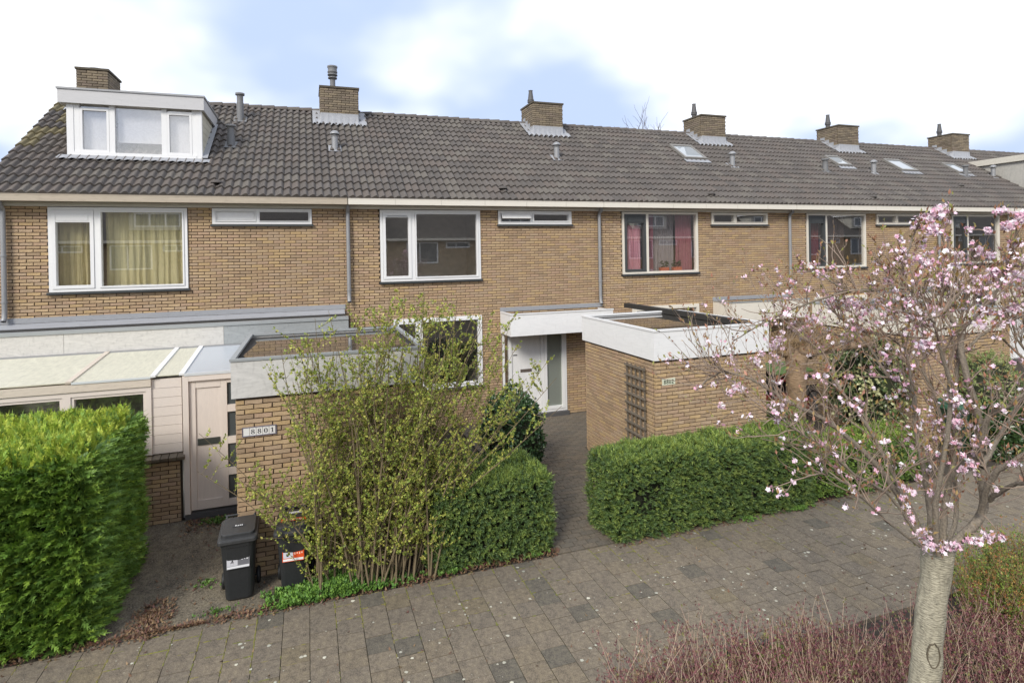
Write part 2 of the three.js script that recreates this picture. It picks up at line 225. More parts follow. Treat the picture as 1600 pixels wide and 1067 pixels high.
// cells: [x0, x1, y0, y1, sashWidth, sashMaterial, fill]
function windowUnit(house, r, fw, mat, bars, cells, sillMat = greyDark, z = 0) {
  const g = sub('window', house, [0, 0, z]), [x0, x1, y0, y1] = r;
  mesh('frame', frameGeo(x0, x1, y0, y1, fw, -0.09, 0.035, bars), mat, g);
  for (const [a, b, c, d, sw, sm_, fill, vent] of cells) {
    if (sw) mesh('sash', frameGeo(a + 0.004, b - 0.004, c + 0.004, d - 0.004, sw, -0.06, 0.05), sm_, g);
    const i = sw + 0.002; let top = d - i;
    if (vent) { mesh('ventilation_panel', merge([box(a + i, b - i, top - vent, top, -0.05, 0.042), box(a + i + 0.03, b - i - 0.03, top - vent + 0.03, top - 0.03, 0.042, 0.05)]), sm_, g); top -= vent + 0.002; }
    if (fill === 'glass' || fill === 'frosted') mesh('pane', box(a + i - 0.004, b - i + 0.004, c + i - 0.004, top + 0.002, -0.02, -0.012), fill === 'glass' ? glass : frosted, g);
    else if (fill === 'panel') mesh('panel', merge([box(a + i, b - i, c + i, top, -0.03, 0.0), box(a + 0.05, b - 0.05, c + 0.04, d - 0.04, 0, 0.012)]), mat, g);
    else if (fill === 'flap') { const f = mesh('open_flap', merge([box(0, b - a - 0.05, -(d - c) + 0.05, -0.02, 0, 0.03)]), mat, g); f.position.set(a + 0.025, d, 0.02); f.rotation.x = -0.55; mesh('pane', box(a, b, c, d, -0.04, -0.034), glass, g); }
  }
  if (sillMat) mesh('sill', box(x0 - 0.03, x1 + 0.03, y0 - 0.045, y0 - 0.003, -0.02, 0.07), sillMat, g);
  return g;
}
function room(house, x0, x1, y0, y1, z0, z1) { // an unlit room behind a window, so that the glass has something behind it
  const t = 0.08; mesh('room', merge([box(x0, x1, y0 - t, y0, z0, z1), box(x0, x1, y1, y1 + t, z0, z1), box(x0 - t, x0, y0, y1, z0, z1), box(x1, x1 + t, y0, y1, z0, z1), box(x0, x1, y0, y1, z0 - t, z0)]), roomM, house);
}
function curtain(x0, x1, y0, y1, z, folds, mat, label, seed) { // hanging cloth with gathered folds
  const q = mul(seed), n = 220, pos = [], uv = [], idx = [], ph = q() * 9;
  for (let i = 0; i <= n; i++) for (let j = 0; j <= 6; j++) { const u = i / n, v = j / 6, x = mix(x0, x1, u), a = 0.022 + 0.018 * n2(u * 5 + seed, 3); pos.push(x + 0.012 * n2(u * 9, v * 2 + seed), mix(y0, y1, v), z + a * Math.sin(u * folds * Math.PI * 2 + ph + 1.6 * n2(u * 4, seed)) * (1 - 0.25 * v) + 0.01 * n2(u * 30, v + seed)); uv.push(u * 4, v); if (i && j) { const w = (i - 1) * 7 + j - 1; idx.push(w, w + 7, w + 1, w + 1, w + 7, w + 8); } }
  const g = new THREE.BufferGeometry(); g.setAttribute('position', new THREE.Float32BufferAttribute(pos, 3)); g.setAttribute('uv', new THREE.Float32BufferAttribute(uv, 2)); g.setIndex(idx); g.computeVertexNormals();
  const c = [(x0 + x1) / 2, y0, z]; const t = new THREE.Mesh(g.translate(-c[0], -c[1], -c[2]), mat); t.name = numbered('curtain'); t.position.set(...c); t.castShadow = t.receiveShadow = true; t.userData = { label, category: 'curtain', group: 'curtains behind the upstairs windows' }; scene.add(t);
}

// ---------------------------------------------------------------- roof
const E0 = new THREE.Vector3(0, 5.2, 0.33), RY = 8.0, RZ = -3.9, SL = Math.hypot(RY - E0.y, RZ - E0.z), ANG = Math.atan2(RY - E0.y, E0.z - RZ), GA = SL / 15, TW = W / 19;
const roofY = (z) => E0.y + (E0.z - z) * Math.tan(ANG);
function tileGeo(seed) { // a double-wave concrete pan: x across, y up the slope, z out of the roof
  const nu = 18, pos = [], uv = [], idx = [], q = mul(seed), o = q(); const prof = (u) => { const t = (u * 2) % 1; return 0.058 * (t < 0.7 ? sm(-0.1, 0.7, t) : 1 - sm(0.7, 1, t)); };
  const rows = [[-0.012, -0.034, 0], [0, 0.042, 0], [GA + 0.045, 0.0, 0]];
  for (let r = 0; r < 3; r++) for (let i = 0; i <= nu; i++) { const u = i / nu; pos.push(u * TW * 0.998, r === 0 ? 0 : rows[r][0], prof(u * 0.9999) + rows[r][1]); uv.push(u * 0.9 + o, r * 0.45 + o * 3); }
  for (let r = 0; r < 2; r++) for (let i = 0; i < nu; i++) { const a = r * (nu + 1) + i, b = a + nu + 1; idx.push(a, a + 1, b, a + 1, b + 1, b); }
  const g = new THREE.BufferGeometry(); g.setAttribute('position', new THREE.Float32BufferAttribute(pos, 3)); g.setAttribute('uv', new THREE.Float32BufferAttribute(uv, 2)); g.setIndex(idx); const f = g.toNonIndexed(); f.computeVertexNormals();
  // smooth across the waves, sharp at the front lip
  const p = f.attributes.position, nn = f.attributes.normal, acc = new Map(); const key = (i, lip) => p.getX(i).toFixed(4) + lip + p.getY(i).toFixed(3) + (lip ? p.getZ(i).toFixed(3) : '');
  for (let i = 0; i < p.count; i++) { const lip = Math.floor(i / 3) < nu * 2, k = key(i, lip); const v = acc.get(k) || new THREE.Vector3(); v.add(new THREE.Vector3(nn.getX(i), nn.getY(i), nn.getZ(i))); acc.set(k, v); }
  for (let i = 0; i < p.count; i++) { const v = acc.get(key(i, Math.floor(i / 3) < nu * 2)).clone().normalize(); nn.setXYZ(i, v.x, v.y, v.z); }
  return f;
}
const tileGeos = [tileGeo(1), tileGeo(2), tileGeo(3), tileGeo(4)];
const ridgeGeo = (() => { const g = new THREE.CylinderGeometry(0.1, 0.115, 0.36, 12, 1, false, 0, Math.PI).rotateZ(Math.PI / 2); g.computeBoundingBox(); return g; })();
const slope = (x, s, n) => new THREE.Matrix4().makeTranslation(x, E0.y + s * Math.sin(ANG), E0.z - s * Math.cos(ANG)).multiply(new THREE.Matrix4().makeRotationX(-(Math.PI / 2 - ANG))).multiply(new THREE.Matrix4().makeTranslation(0, 0, n));
// ---------------------------------------------------------------- the terrace
const HOUSE_LABEL = [
  'yellow brick house with wide white roof dormer and yellow curtains, left end of the terrace',
  'yellow brick house with empty white-framed upstairs window and white front door under a canopy',
  'yellow brick house with pink curtains and potted plants in its upstairs window',
  'yellow brick house with dark red drapes upstairs and one skylight, behind the cherry tree',
  'yellow brick house mostly hidden by pink blossom, with two skylights in its roof',
  'farthest house of the terrace, with grey box dormer rising from its roof',
];
const SMALL = [3.45, 5.36, 4.68, 5.0], BIG = [0.69, 3.0, 3.4, 5.0], GFW = [0.95, 3.0, 0.92, 2.55], DOOR = [3.5, 5.16, 0.08, 2.2];
const chimneyBrick = (house, x0, x1) => {
  const g = sub('chimney', house), zf = -3.2, zb = -4.2, y0 = 7.0, y1 = 8.52, list = [];
  mesh('core', box(x0 + 0.012, x1 - 0.012, y0, y1, zb + 0.012, zf - 0.012), mortar, g);
  list.push(...courses(x1 - x0, y1 - 7.45, [], { origin: [x0, 7.45, zf] }), ...courses(x1 - x0, y1 - 7.45, [], { origin: [x1, 7.45, zb], turn: Math.PI }));
  list.push(...courses(zf - zb - 0.12, y1 - 7.45, [], { origin: [x0, 7.45, zb + 0.06], turn: -Math.PI / 2 }), ...courses(zf - zb - 0.12, y1 - 7.45, [], { origin: [x1, 7.45, zf - 0.06], turn: Math.PI / 2 }));
  pieces(list, g, 'brick', 'brickwork', brickGeos, darkPal, darkM, 0);
  mesh('coping', merge([box(x0 - 0.02, x1 + 0.02, y1, y1 + 0.05, zb - 0.02, zf + 0.02)]), M({ color: [0.17, 0.15, 0.115], map: soilMap, roughness: 1 }), g);
  // lead dressed over the tiles in front and stepped up the sides
  const pos = [], idx = [], n = 48, xa = x0 - 0.2, xb = x1 + 0.2;
  for (let i = 0; i <= n; i++) { const x = mix(xa, xb, i / n), wv = 0.03 * Math.sin(x / TW * 4 * Math.PI) + 0.008 * n2(x * 9, 4); pos.push(x, 7.84 - (x < x0 || x > x1 ? 0.14 : 0), zf + 0.012 - (x < x0 || x > x1 ? 0.15 : 0)); pos.push(x, roofY(zf + 0.03) + 0.11, zf + 0.03); pos.push(x, roofY(zf + 0.2) + 0.095 + wv, zf + 0.2 + 0.03 * n2(x * 5, 8)); }
  for (let i = 0; i < n; i++) for (let j = 0; j < 2; j++) { const a = i * 3 + j, b = a + 3; idx.push(a, a + 1, b, b, a + 1, b + 1); }
  const lg = new THREE.BufferGeometry(); lg.setAttribute('position', new THREE.Float32BufferAttribute(pos, 3)); lg.setAttribute('uv', new THREE.Float32BufferAttribute(pos.map((v, i) => (i % 3 === 2 ? null : v)).filter((v) => v !== null), 2)); lg.setIndex(idx); lg.computeVertexNormals();
  const leadM = lead.clone(); leadM.side = THREE.DoubleSide; mesh('lead_apron', lg, leadM, g);
  for (const sd of [-1, 1]) { const st = []; for (let k = 0; k < 4; k++) { const z = zf - 0.02 - k * 0.2, x = sd < 0 ? x0 : x1, t = roofY(z) + 0.28 - k * 0.01; if (t < y1 - 0.1) st.push(box(Math.min(x, x + sd * 0.012), Math.max(x, x + sd * 0.012), roofY(z) - 0.1, t, z - 0.2, z)); } mesh('stepped_flashing', merge(st.map((b, i) => b.translate(0, 0, 0).scale(1, 1, 1))), lead, g); mesh('side_lead', rodBox([sd < 0 ? x0 - 0.1 : x1 + 0.1, roofY(zf) + 0.09, zf], [sd < 0 ? x0 - 0.1 : x1 + 0.1, roofY(-3.85) + 0.09, -3.85], 0.2, 0.015), lead, g); }
  return g;
};
const lathe = (pts, n = 20) => new THREE.LatheGeometry(pts.map((p) => new THREE.Vector2(...p)), n);
const flueCowl = lathe([[0.065, 0], [0.065, 0.3], [0.11, 0.3], [0.11, 0.33], [0.07, 0.34], [0.07, 0.37], [0.12, 0.375], [0.12, 0.4], [0.075, 0.41], [0.12, 0.44], [0.12, 0.47], [0.11, 0.48], [0.11, 0.56], [0.125, 0.565], [0.125, 0.6], [0, 0.6]]);
const flueCone = lathe([[0.075, 0], [0.075, 0.12], [0.1, 0.13], [0.1, 0.16], [0.085, 0.17], [0.1, 0.185], [0.1, 0.21], [0.085, 0.22], [0.055, 0.46], [0.065, 0.47], [0.065, 0.49], [0, 0.49]]);
const ventGeo = lathe([[0.075, -0.1], [0.075, 0.3], [0.085, 0.3], [0.085, 0.33]], 16), ventCap = lathe([[0.11, 0.36], [0.115, 0.385], [0.06, 0.44], [0, 0.46]], 16), ventNeck = lathe([[0.06, 0.33], [0.06, 0.37]], 16);
function roofVent(house, x, z, tall) { const g = sub('roof_vent', house, [x, roofY(z) + 0.05, z]); if (tall) { mesh('pipe', lathe([[0.085, -0.15], [0.085, tall - 0.2], [0.075, tall - 0.18], [0.075, tall], [0.11, tall], [0.11, tall + 0.05], [0, tall + 0.06]], 16), pipeGrey, g); } else { mesh('sleeve', ventGeo, zinc, g); mesh('neck', ventNeck, pipeDark, g); mesh('cap', ventCap, zinc, g); } mesh('base_flashing', new THREE.BoxGeometry(0.3, 0.34, 0.02).applyMatrix4(new THREE.Matrix4().makeRotationX(-(Math.PI / 2 - ANG))).translate(0, 0.01, 0), tall ? pipeGrey : lead, g); }
function skylight(house, x0, x1, z0, z1) { // roof window lying in the slope
  const s0 = (E0.z - z0) / Math.cos(ANG), s1 = (E0.z - z1) / Math.cos(ANG), g = sub('skylight', house); const fm = slope(x0, s0, 0.07), w = x1 - x0, h = s1 - s0, fr = [box(0, w, 0, 0.08, 0, 0.07), box(0, w, h - 0.1, h, 0, 0.08), box(0, 0.07, 0.08, h - 0.1, 0, 0.07), box(w - 0.07, w, 0.08, h - 0.1, 0, 0.07)];
  mesh('frame', merge(fr).applyMatrix4(fm), M({ color: [0.26, 0.25, 0.235], map: oldPaint, roughness: 0.6 }), g); mesh('pane', box(0.065, w - 0.065, 0.075, h - 0.095, 0.045, 0.052).applyMatrix4(fm), new THREE.MeshPhysicalMaterial({ color: lin(0.35, 0.38, 0.4), roughness: 0.03, ior: 2.0 }), g); mesh('apron', box(-0.04, w + 0.04, -0.2, -0.003, 0, 0.016).applyMatrix4(fm), lead, g);
}
function gutter(house, x0, x1, mat) {
  const g = sub('gutter', house); mesh('trough', merge([box(x0, x1, 5.085, 5.2, 0.335, 0.355), box(x0, x1, 5.085, 5.1, 0.08, 0.335), box(x0, x1, 5.2, 5.215, 0.325, 0.36)]), mat, g); mesh('soffit_board', box(x0, x1, 5.012, 5.084, 0.0, 0.1), mat === gutterOld ? offM : creamM, g);
  const j = []; for (let x = x0 + 1; x < x1; x += 1.02) j.push(box(x, x + 0.02, 5.09, 5.195, 0.355, 0.3575)); mesh('joint_straps', merge(j), mat === gutterOld ? gutterOld : offM, g);
}
function downpipe(house, x, y0) { const g = sub('downpipe', house); mesh('pipe', tube([[x, 5.09, 0.2], [x, 5.02, 0.2], [x, 4.96, 0.1], [x, 4.9, 0.085], [x, y0 + 0.2, 0.085], [x, y0 + 0.06, 0.1], [x, y0, 0.14]], 0.042, 0.042, 10), zinc, g); for (const y of [4.1, 3.25]) if (y > y0 + 0.2) mesh('clip', new THREE.CylinderGeometry(0.052, 0.052, 0.03, 12).translate(x, y, 0.085), zinc, g); }

for (let n = 0; n < 6; n++) {
  R = mul(100 + n);
  const house = thing('terraced_house', HOUSE_LABEL[n], 'house', [n * W, 0, 0], 'houses of the terrace'), L = n ? 0 : -0.32, far = n > 3;
  const holes = [BIG, SMALL, ...(n ? [GFW, DOOR] : [])], left = n ? 0 : -0.1;
  const wall = sub('wall', house);
  mesh('mortar_bed', slabWall(W - left, 5.05, holes.map((h) => [h[0] - left, h[1] - left, h[2], h[3]])).translate(left, 0, 0), mortar, wall);
  const list = courses(W - left, 5.03, holes.map((h) => [h[0] - left - 0.004, h[1] - left + 0.004, h[2] - 0.05, h[3]]), { origin: [left, 0, 0] }).filter((p) => n || p.m.elements[13] > 2.6);
  pieces(list, wall, 'brick', 'far_bricks', brickGeos, brickPal, brickM, n < 3 ? 300 : 0);
  mesh('shell', merge([box(left, W, 0, 5.0, -7.9, -7.7), ...(n ? [] : [box(left, 0.1, 0, 5.0, -7.7, -0.22)]), ...(n === 5 ? [box(W - 0.2, W, 0, 5, -7.7, -0.22)] : [])]), darkM[0], wall);
  // rooms
  room(house, 0.25, n === 1 ? 3.3 : W - 0.25, 2.75, 5.02, n === 1 ? -2.4 : -4, -0.22); if (n === 1) room(house, 3.4, W - 0.25, 2.75, 5.02, -2.4, -0.22); if (n) { room(house, 0.25, 3.3, 0.02, 2.6, -4, -0.22); room(house, 3.4, 5.9, 0.02, 2.6, -3, -0.22); }
  // windows
  const fm = n < 2 ? whiteM : creamM, sash = n < 2 ? whiteM : greyDark, [x0, x1, y0, y1] = BIG, d0 = n === 0 ? 1.42 : 1.38, d1 = d0 + 0.08;
  windowUnit(house, BIG, 0.055, fm, [[d0, d1]], [[x0 + 0.055, d0, y0 + 0.055, y1 - 0.055, 0.06, sash, 'glass', n === 1 ? 0.05 : 0.17], [d1, x1 - 0.055, y0 + 0.055, y1 - 0.055, n < 2 ? 0.03 : 0, fm, 'glass', 0]]);
  const [a0, a1, b0, b1] = SMALL, c0 = a0 + (n === 2 ? 0.76 : 0.82);
  windowUnit(house, SMALL, 0.05, fm, [[c0, c0 + 0.05]], [[a0 + 0.05, c0, b0 + 0.05, b1 - 0.05, 0.012, fm, n === 0 ? 'panel' : n === 1 ? 'flap' : 'glass', 0], [c0 + 0.05, a1 - 0.05, b0 + 0.05, b1 - 0.05, n === 1 ? 0.03 : 0.012, fm, 'glass', 0]]);
  if (n) {
    windowUnit(house, GFW, 0.06, fm, [[1.5, 1.57]], [[1.01, 1.5, 0.98, 2.49, 0.05, fm, 'glass', 0], [1.57, 2.94, 0.98, 2.49, 0.03, fm, 'glass', 0]]);
    const dg = sub('front_door', house), z = 0; mesh('frame', merge([frameGeo(3.5, 5.16, 0.1, 2.2, 0.05, -0.09, 0.03), box(3.66, 3.73, 0.15, 2.15, -0.09, 0.03), box(4.47, 4.56, 0.15, 2.15, -0.09, 0.03)]), whiteM, dg);
    mesh('leaf', box(3.735, 4.465, 0.13, 2.14, -0.05, 0.0), whiteM, dg); mesh('sidelight_sash', frameGeo(4.565, 5.105, 0.16, 2.14, 0.07, -0.06, 0.045), whiteM, dg); mesh('sidelight_pane', box(4.63, 5.04, 0.22, 2.08, -0.02, -0.012), frosted, dg);
    mesh('narrow_pane', box(3.555, 3.655, 0.16, 2.14, -0.02, -0.012), glass, dg); mesh('letter_slot', box(3.95, 4.24, 1.12, 1.19, 0.001, 0.012), M({ color: [0.17, 0.14, 0.12], metalness: 0.4, roughness: 0.5 }), dg); mesh('door_viewer_plate', box(3.77, 3.87, 1.53, 1.555, 0.001, 0.01), pipeDark, dg);
    mesh('lock', merge([new THREE.CylinderGeometry(0.032, 0.032, 0.05, 14).rotateX(Math.PI / 2).translate(4.41, 1.24, 0.026), new THREE.CylinderGeometry(0.022, 0.022, 0.02, 12).rotateX(Math.PI / 2).translate(4.42, 1.13, 0.012)]), pipeDark, dg); mesh('threshold', box(3.48, 5.18, 0.0, 0.095, -0.1, 0.12), pipeDark, dg);
    // canopy over the door
    const cg = sub('porch_canopy', house), ca = 3.46, cb = 6.08; mesh('fascia', merge([box(ca, cb, 2.1, 2.585, 0.72, 0.75), box(ca, ca + 0.03, 2.1, 2.585, 0.02, 0.72), box(cb - 0.03, cb, 2.1, 2.585, 0.02, 0.72)]), n < 2 ? whiteM : creamM, cg); mesh('trim', merge([box(ca - 0.015, cb + 0.015, 2.587, 2.615, 0.71, 0.765), box(ca - 0.015, ca + 0.04, 2.587, 2.615, 0.06, 0.71)]), n < 2 ? whiteM : trimGrey, cg); mesh('deck', box(ca + 0.032, cb - 0.032, 2.12, 2.52, 0.02, 0.718), bitumen, cg); mesh('lead_strip', box(ca, cb + 0.1, 2.6, 2.7, 0.002, 0.022), lead, cg);
  }
  // roof
  const roof = sub('roof', house), chX = n ? [-0.45, 0.55] : [0.17, 0.82]; const tl = [];
  mesh('deck', merge([rodBox([(L + W) / 2, 5.1, 0.2], [(L + W) / 2, RY - 0.06, RZ], W - L - 0.01, 0.05)]), M({ color: [0.05, 0.045, 0.04], roughness: 1 }), roof);
  mesh('rear_slope', rodBox([(L + W) / 2, 5.15, -8.1], [(L + W) / 2, RY, RZ - 0.02], W - L, 0.08), tileM[0], roof);
  const c0t = n ? 0 : -1;
  for (let r = 0; r < 15; r++) for (let c = c0t; c < 19; c++) {
    const x = c * TW, s = r * GA, z = E0.z - (s + GA / 2) * Math.cos(ANG), X = x + TW / 2;
    if (n === 0 && z < -1.25 && z > -2.5 && X > 0.8 && X < 2.95) continue;
    const lich = n === 0 && c < 1 && r > 5 && R() < 0.5; tl.push({ m: slope(x + rr(-0.003, 0.003), s + rr(-0.006, 0.006), 0.0).multiply(new THREE.Matrix4().makeRotationZ(rr(-0.006, 0.006))), v: Math.floor(R() * 4), c: lich ? 7 : Math.floor(R() * 7) });
  }
  pieces(tl, roof, 'roof_tile', 'far_roof_tiles', tileGeos, tilePal, tileM, n < 5 ? 300 : 0);
  const rl = []; for (let k = 0; k * 0.32 < W - L; k++) { const x = L + k * 0.32 + 0.16; rl.push({ m: trs(x, RY + 0.0 + rr(-0.006, 0.006), RZ, 0.92, 1, 1, 0, 0, 0.03), v: 0, c: Math.floor(R() * 7) }); }
  pieces(rl, roof, 'ridge_tile', 'far_ridge_tiles', [ridgeGeo], tilePal, tileM, n < 4 ? 40 : 0);
  gutter(house, L - 0.02, W - 0.003, n === 0 ? gutterOld : creamM);
  downpipe(house, n ? 0.0 : 0.03, n === 0 ? 2.9 : n === 1 ? 2.99 : 2.68);
  const ch = chimneyBrick(house, ...chX);
  if (n === 1) { const f = mesh('flue', flueCowl, pipeGrey, ch); f.position.set(-0.1, 8.565, -3.7); f.scale.y = 1.15; f.scale.x = f.scale.z = 1.1; } else if (n) { const f = mesh('flue', flueCone, pipeDark, ch); f.position.set(-0.25, 8.565, -3.85); f.scale.setScalar(1.05); const p = mesh('pot', lathe([[0.13, 0], [0.13, 0.06], [0.16, 0.07], [0.16, 0.1], [0.11, 0.1], [0.11, 0]], 16), pipeDark, ch); p.position.set(0.2, 8.565, -3.7); } else { const p = mesh('pot', lathe([[0.16, 0], [0.16, 0.08], [0.19, 0.09], [0.19, 0.11], [0, 0.11]], 16), pipeGrey, ch); p.position.set(0.45, 8.565, -3.7); }
  const hood = (x, z) => mesh('vent_tile', new THREE.SphereGeometry(0.12, 12, 6, 0, Math.PI * 2, 0, Math.PI / 2).scale(1, 0.6, 1).applyMatrix4(new THREE.Matrix4().makeRotationX(Math.PI / 2 - ANG - 1)).translate(x, roofY(z) + 0.07, z), tileM[4], roof);
  if (n === 0) { roofVent(house, 3.71, -3.07, 0.62); roofVent(house, 3.63, -1.72, 0.42); roofVent(house, 5.94, -1.74); hood(3.54, -0.05); }
  if (n === 1) { roofVent(house, 5.77, -1.74); hood(3.6, -0.07); }
  if (n === 2) { roofVent(house, 5.65, -1.72); skylight(house, 4.05, 4.87, -1.98, -2.82); hood(3.48, -0.02); }
  if (n === 3) { roofVent(house, 3.24, -1.63, 0.35); roofVent(house, 5.43, -1.63); skylight(house, 4.18, 4.8, -1.98, -2.6); hood(3.4, -0.05); }
  if (n === 4) { roofVent(house, 4.01, -1.67, 0.35); roofVent(house, 5.6, -1.7); skylight(house, 0.86, 1.66, -1.8, -2.57); skylight(house, 3.8, 4.45, -1.8, -2.48); hood(2.53, -0.9); }
  if (n === 0) { // wide dormer
    const g = sub('dormer', house), zf = -1.0, x0 = 0.68, x1 = 3.14, y0 = 6.13, yt = 7.2, zbk = -2.75;
    mesh('frame', merge([box(x0, 0.8, y0, yt, zf - 0.1, zf + 0.0), box(0.802, 0.9, y0 + 0.09, yt, zf - 0.09, zf - 0.01), box(1.42, 1.52, y0 + 0.09, yt, zf - 0.09, zf - 0.01), box(2.37, 2.47, y0 + 0.09, yt, zf - 0.09, zf - 0.01), box(2.95, 3.03, y0 + 0.09, yt, zf - 0.09, zf - 0.01), box(3.032, x1, y0, yt, zf - 0.1, zf), box(0.802, 3.03, y0, y0 + 0.088, zf - 0.1, zf + 0.01)]), whiteM, g);
    for (const [a, b] of [[0.9, 1.42], [1.52, 2.37], [2.47, 2.95]]) { const pn = mesh('pane', box(a + 0.004, b - 0.004, y0 + 0.09, yt, zf - 0.06, zf - 0.052), glass, g); if (b - a < 0.6) mesh('sash', frameGeo(a + 0.003, b - 0.003, y0 + 0.092, yt - 0.08, 0.045, zf - 0.075, zf - 0.005), whiteM, g); mesh('blind', merge([box(a + 0.02, b - 0.02, y0 + (b - a > 0.6 ? 0.36 : 0.1), yt, zf - 0.16, zf - 0.15), box(a + 0.02, b - 0.02, y0 + (b - a > 0.6 ? 0.33 : 0.09), y0 + (b - a > 0.6 ? 0.36 : 0.1), zf - 0.165, zf - 0.145)]), M({ color: [0.66, 0.66, 0.68], map: fineMap, roughness: 0.9 }), g); }
    mesh('room', merge([box(x0 + 0.1, x1 - 0.1, y0, y0 + 0.05, zbk, zf - 0.2), box(x0 + 0.1, x1 - 0.1, y0 + 0.05, yt, zbk - 0.05, zbk), box(x0 + 0.06, x0 + 0.1, y0, yt, zbk, zf - 0.2)]), roomM, g);
    mesh('fascia', merge([box(0.56, 3.2, 7.19, 7.46, zf + 0.06, zf + 0.09), box(0.56, 0.59, 7.19, 7.46, -2.9, zf + 0.06), box(3.17, 3.2, 7.19, 7.46, -2.9, zf + 0.06)]), M({ color: [0.56, 0.555, 0.56], map: paintMap, roughness: 0.6 }), g); mesh('soffit', box(0.592, 3.168, 7.2, 7.23, -2.9, zf + 0.058), offM, g);
    mesh('roof_edge', merge([box(0.54, 3.22, 7.462, 7.5, zf + 0.03, zf + 0.11), box(0.54, 0.61, 7.462, 7.5, -3.0, zf + 0.03), box(3.15, 3.22, 7.462, 7.5, -3.0, zf + 0.03)]), zinc, g); mesh('roof_deck', box(0.612, 3.148, 7.4, 7.465, -3.1, zf + 0.028), bitumen, g);
    for (const X of [x0 - 0.0, x1]) for (let k = 0; k < 7; k++) { const ya = y0 + 0.02 + k * 0.155, yb = Math.min(ya + 0.147, 7.19), za = zf - 0.1, zz = (y) => E0.z - (y - E0.y - 0.02) / Math.tan(ANG); const s = new THREE.Shape([new THREE.Vector2(-za, ya), new THREE.Vector2(Math.max(-zz(ya), -za + 0.01), ya), new THREE.Vector2(Math.max(-zz(yb), -za + 0.02), yb), new THREE.Vector2(-za, yb)]); mesh('siding_board', new THREE.ExtrudeGeometry(s, { depth: 0.02, bevelEnabled: false }).rotateY(Math.PI / 2).translate(X < 1 ? X : X - 0.02, 0, 0), M({ color: [0.64, 0.61, 0.50], map: oldPaint, roughness: 0.7 }), g); }
    const lp = []; for (let i = 0; i <= 60; i++) { const x = mix(0.55, 3.3, i / 60), w = 0.02 * Math.sin(x / TW * 4 * Math.PI); lp.push([x, y0 + 0.02, zf + 0.012], [x, roofY(zf + 0.22) + 0.115 + 0.5 * w, zf + 0.22]); }
    const lg = new THREE.BufferGeometry(), li = []; for (let i = 0; i < 60; i++) { const a = i * 2; li.push(a, a + 1, a + 2, a + 2, a + 1, a + 3); } lg.setAttribute('position', new THREE.Float32BufferAttribute(lp.flat(), 3)); lg.setAttribute('uv', new THREE.Float32BufferAttribute(lp.flatMap((p) => [p[0], p[2]]), 2)); lg.setIndex(li); lg.computeVertexNormals(); const lm = lead.clone(); lm.side = THREE.DoubleSide; mesh('lead_sill', lg, lm, g); mesh('side_lead', rodBox([x1 + 0.055, roofY(zf) + 0.085, zf + 0.05], [x1 + 0.055, roofY(-2.65) + 0.085, -2.65], 0.11, 0.014), lead, g);
  }
  if (n === 5) { const g = sub('dormer', house), zf = -0.75; mesh('side_panel', merge([box(-0.15, 5.6, 5.4, 7.2, -2.9, zf)]), M({ color: [0.50, 0.49, 0.46], map: rep(oldPaint, 2, 1), roughness: 0.8 }), g); mesh('fascia', box(-0.25, 5.7, 7.1, 7.32, -2.75, zf + 0.12), offM, g); mesh('front_frame', frameGeo(0, 5.4, 6.1, 7.08, 0.08, zf + 0.001, zf + 0.05, [[2, 2.08], [3.6, 3.68]]), whiteM, g); }
}
// curtains
const cloth = (c) => new THREE.MeshPhysicalMaterial({ color: lin(...c), roughness: 0.95, side: THREE.DoubleSide, map: fineMap, sheen: 0.3 });
curtain(1.55, 2.98, 3.44, 4.96, -0.2, 11, cloth([0.70, 0.64, 0.36]), 'pale yellow curtain filling the wide pane of the leftmost upstairs window', 3);
curtain(0.72, 1.42, 3.44, 4.96, -0.2, 5, cloth([0.62, 0.55, 0.30]), 'narrow yellow curtain in the left casement of the leftmost upstairs window', 4);
curtain(2 * W + 0.84, 2 * W + 1.32, 3.5, 4.66, -0.12, 7, cloth([0.74, 0.36, 0.42]), 'bright pink curtain in the dark casement of the third house', 5);
curtain(2 * W + 1.5, 2 * W + 1.75, 3.45, 4.95, -0.2, 4, cloth([0.42, 0.16, 0.2]), 'narrow dull pink drape at left of the third house wide pane', 6);
curtain(2 * W + 2.45, 2 * W + 2.95, 3.45, 4.95, -0.2, 6, cloth([0.42, 0.17, 0.2]), 'dull pink drape at right of the third house wide pane', 7);
curtain(2 * W + 1.75, 2 * W + 2.45, 3.45, 4.95, -0.34, 12, cloth([0.4, 0.36, 0.36]), 'grey net curtain between the pink drapes of the third house', 8);
curtain(3 * W + 0.78, 3 * W + 1.34, 3.45, 4.95, -0.2, 5, cloth([0.2, 0.05, 0.05]), 'dark red curtain in the casement of the fourth house', 9);
curtain(3 * W + 1.5, 3 * W + 2.5, 3.45, 4.95, -0.3, 9, cloth([0.10, 0.07, 0.06]), 'dark brown drape in the wide pane of the fourth house', 10);
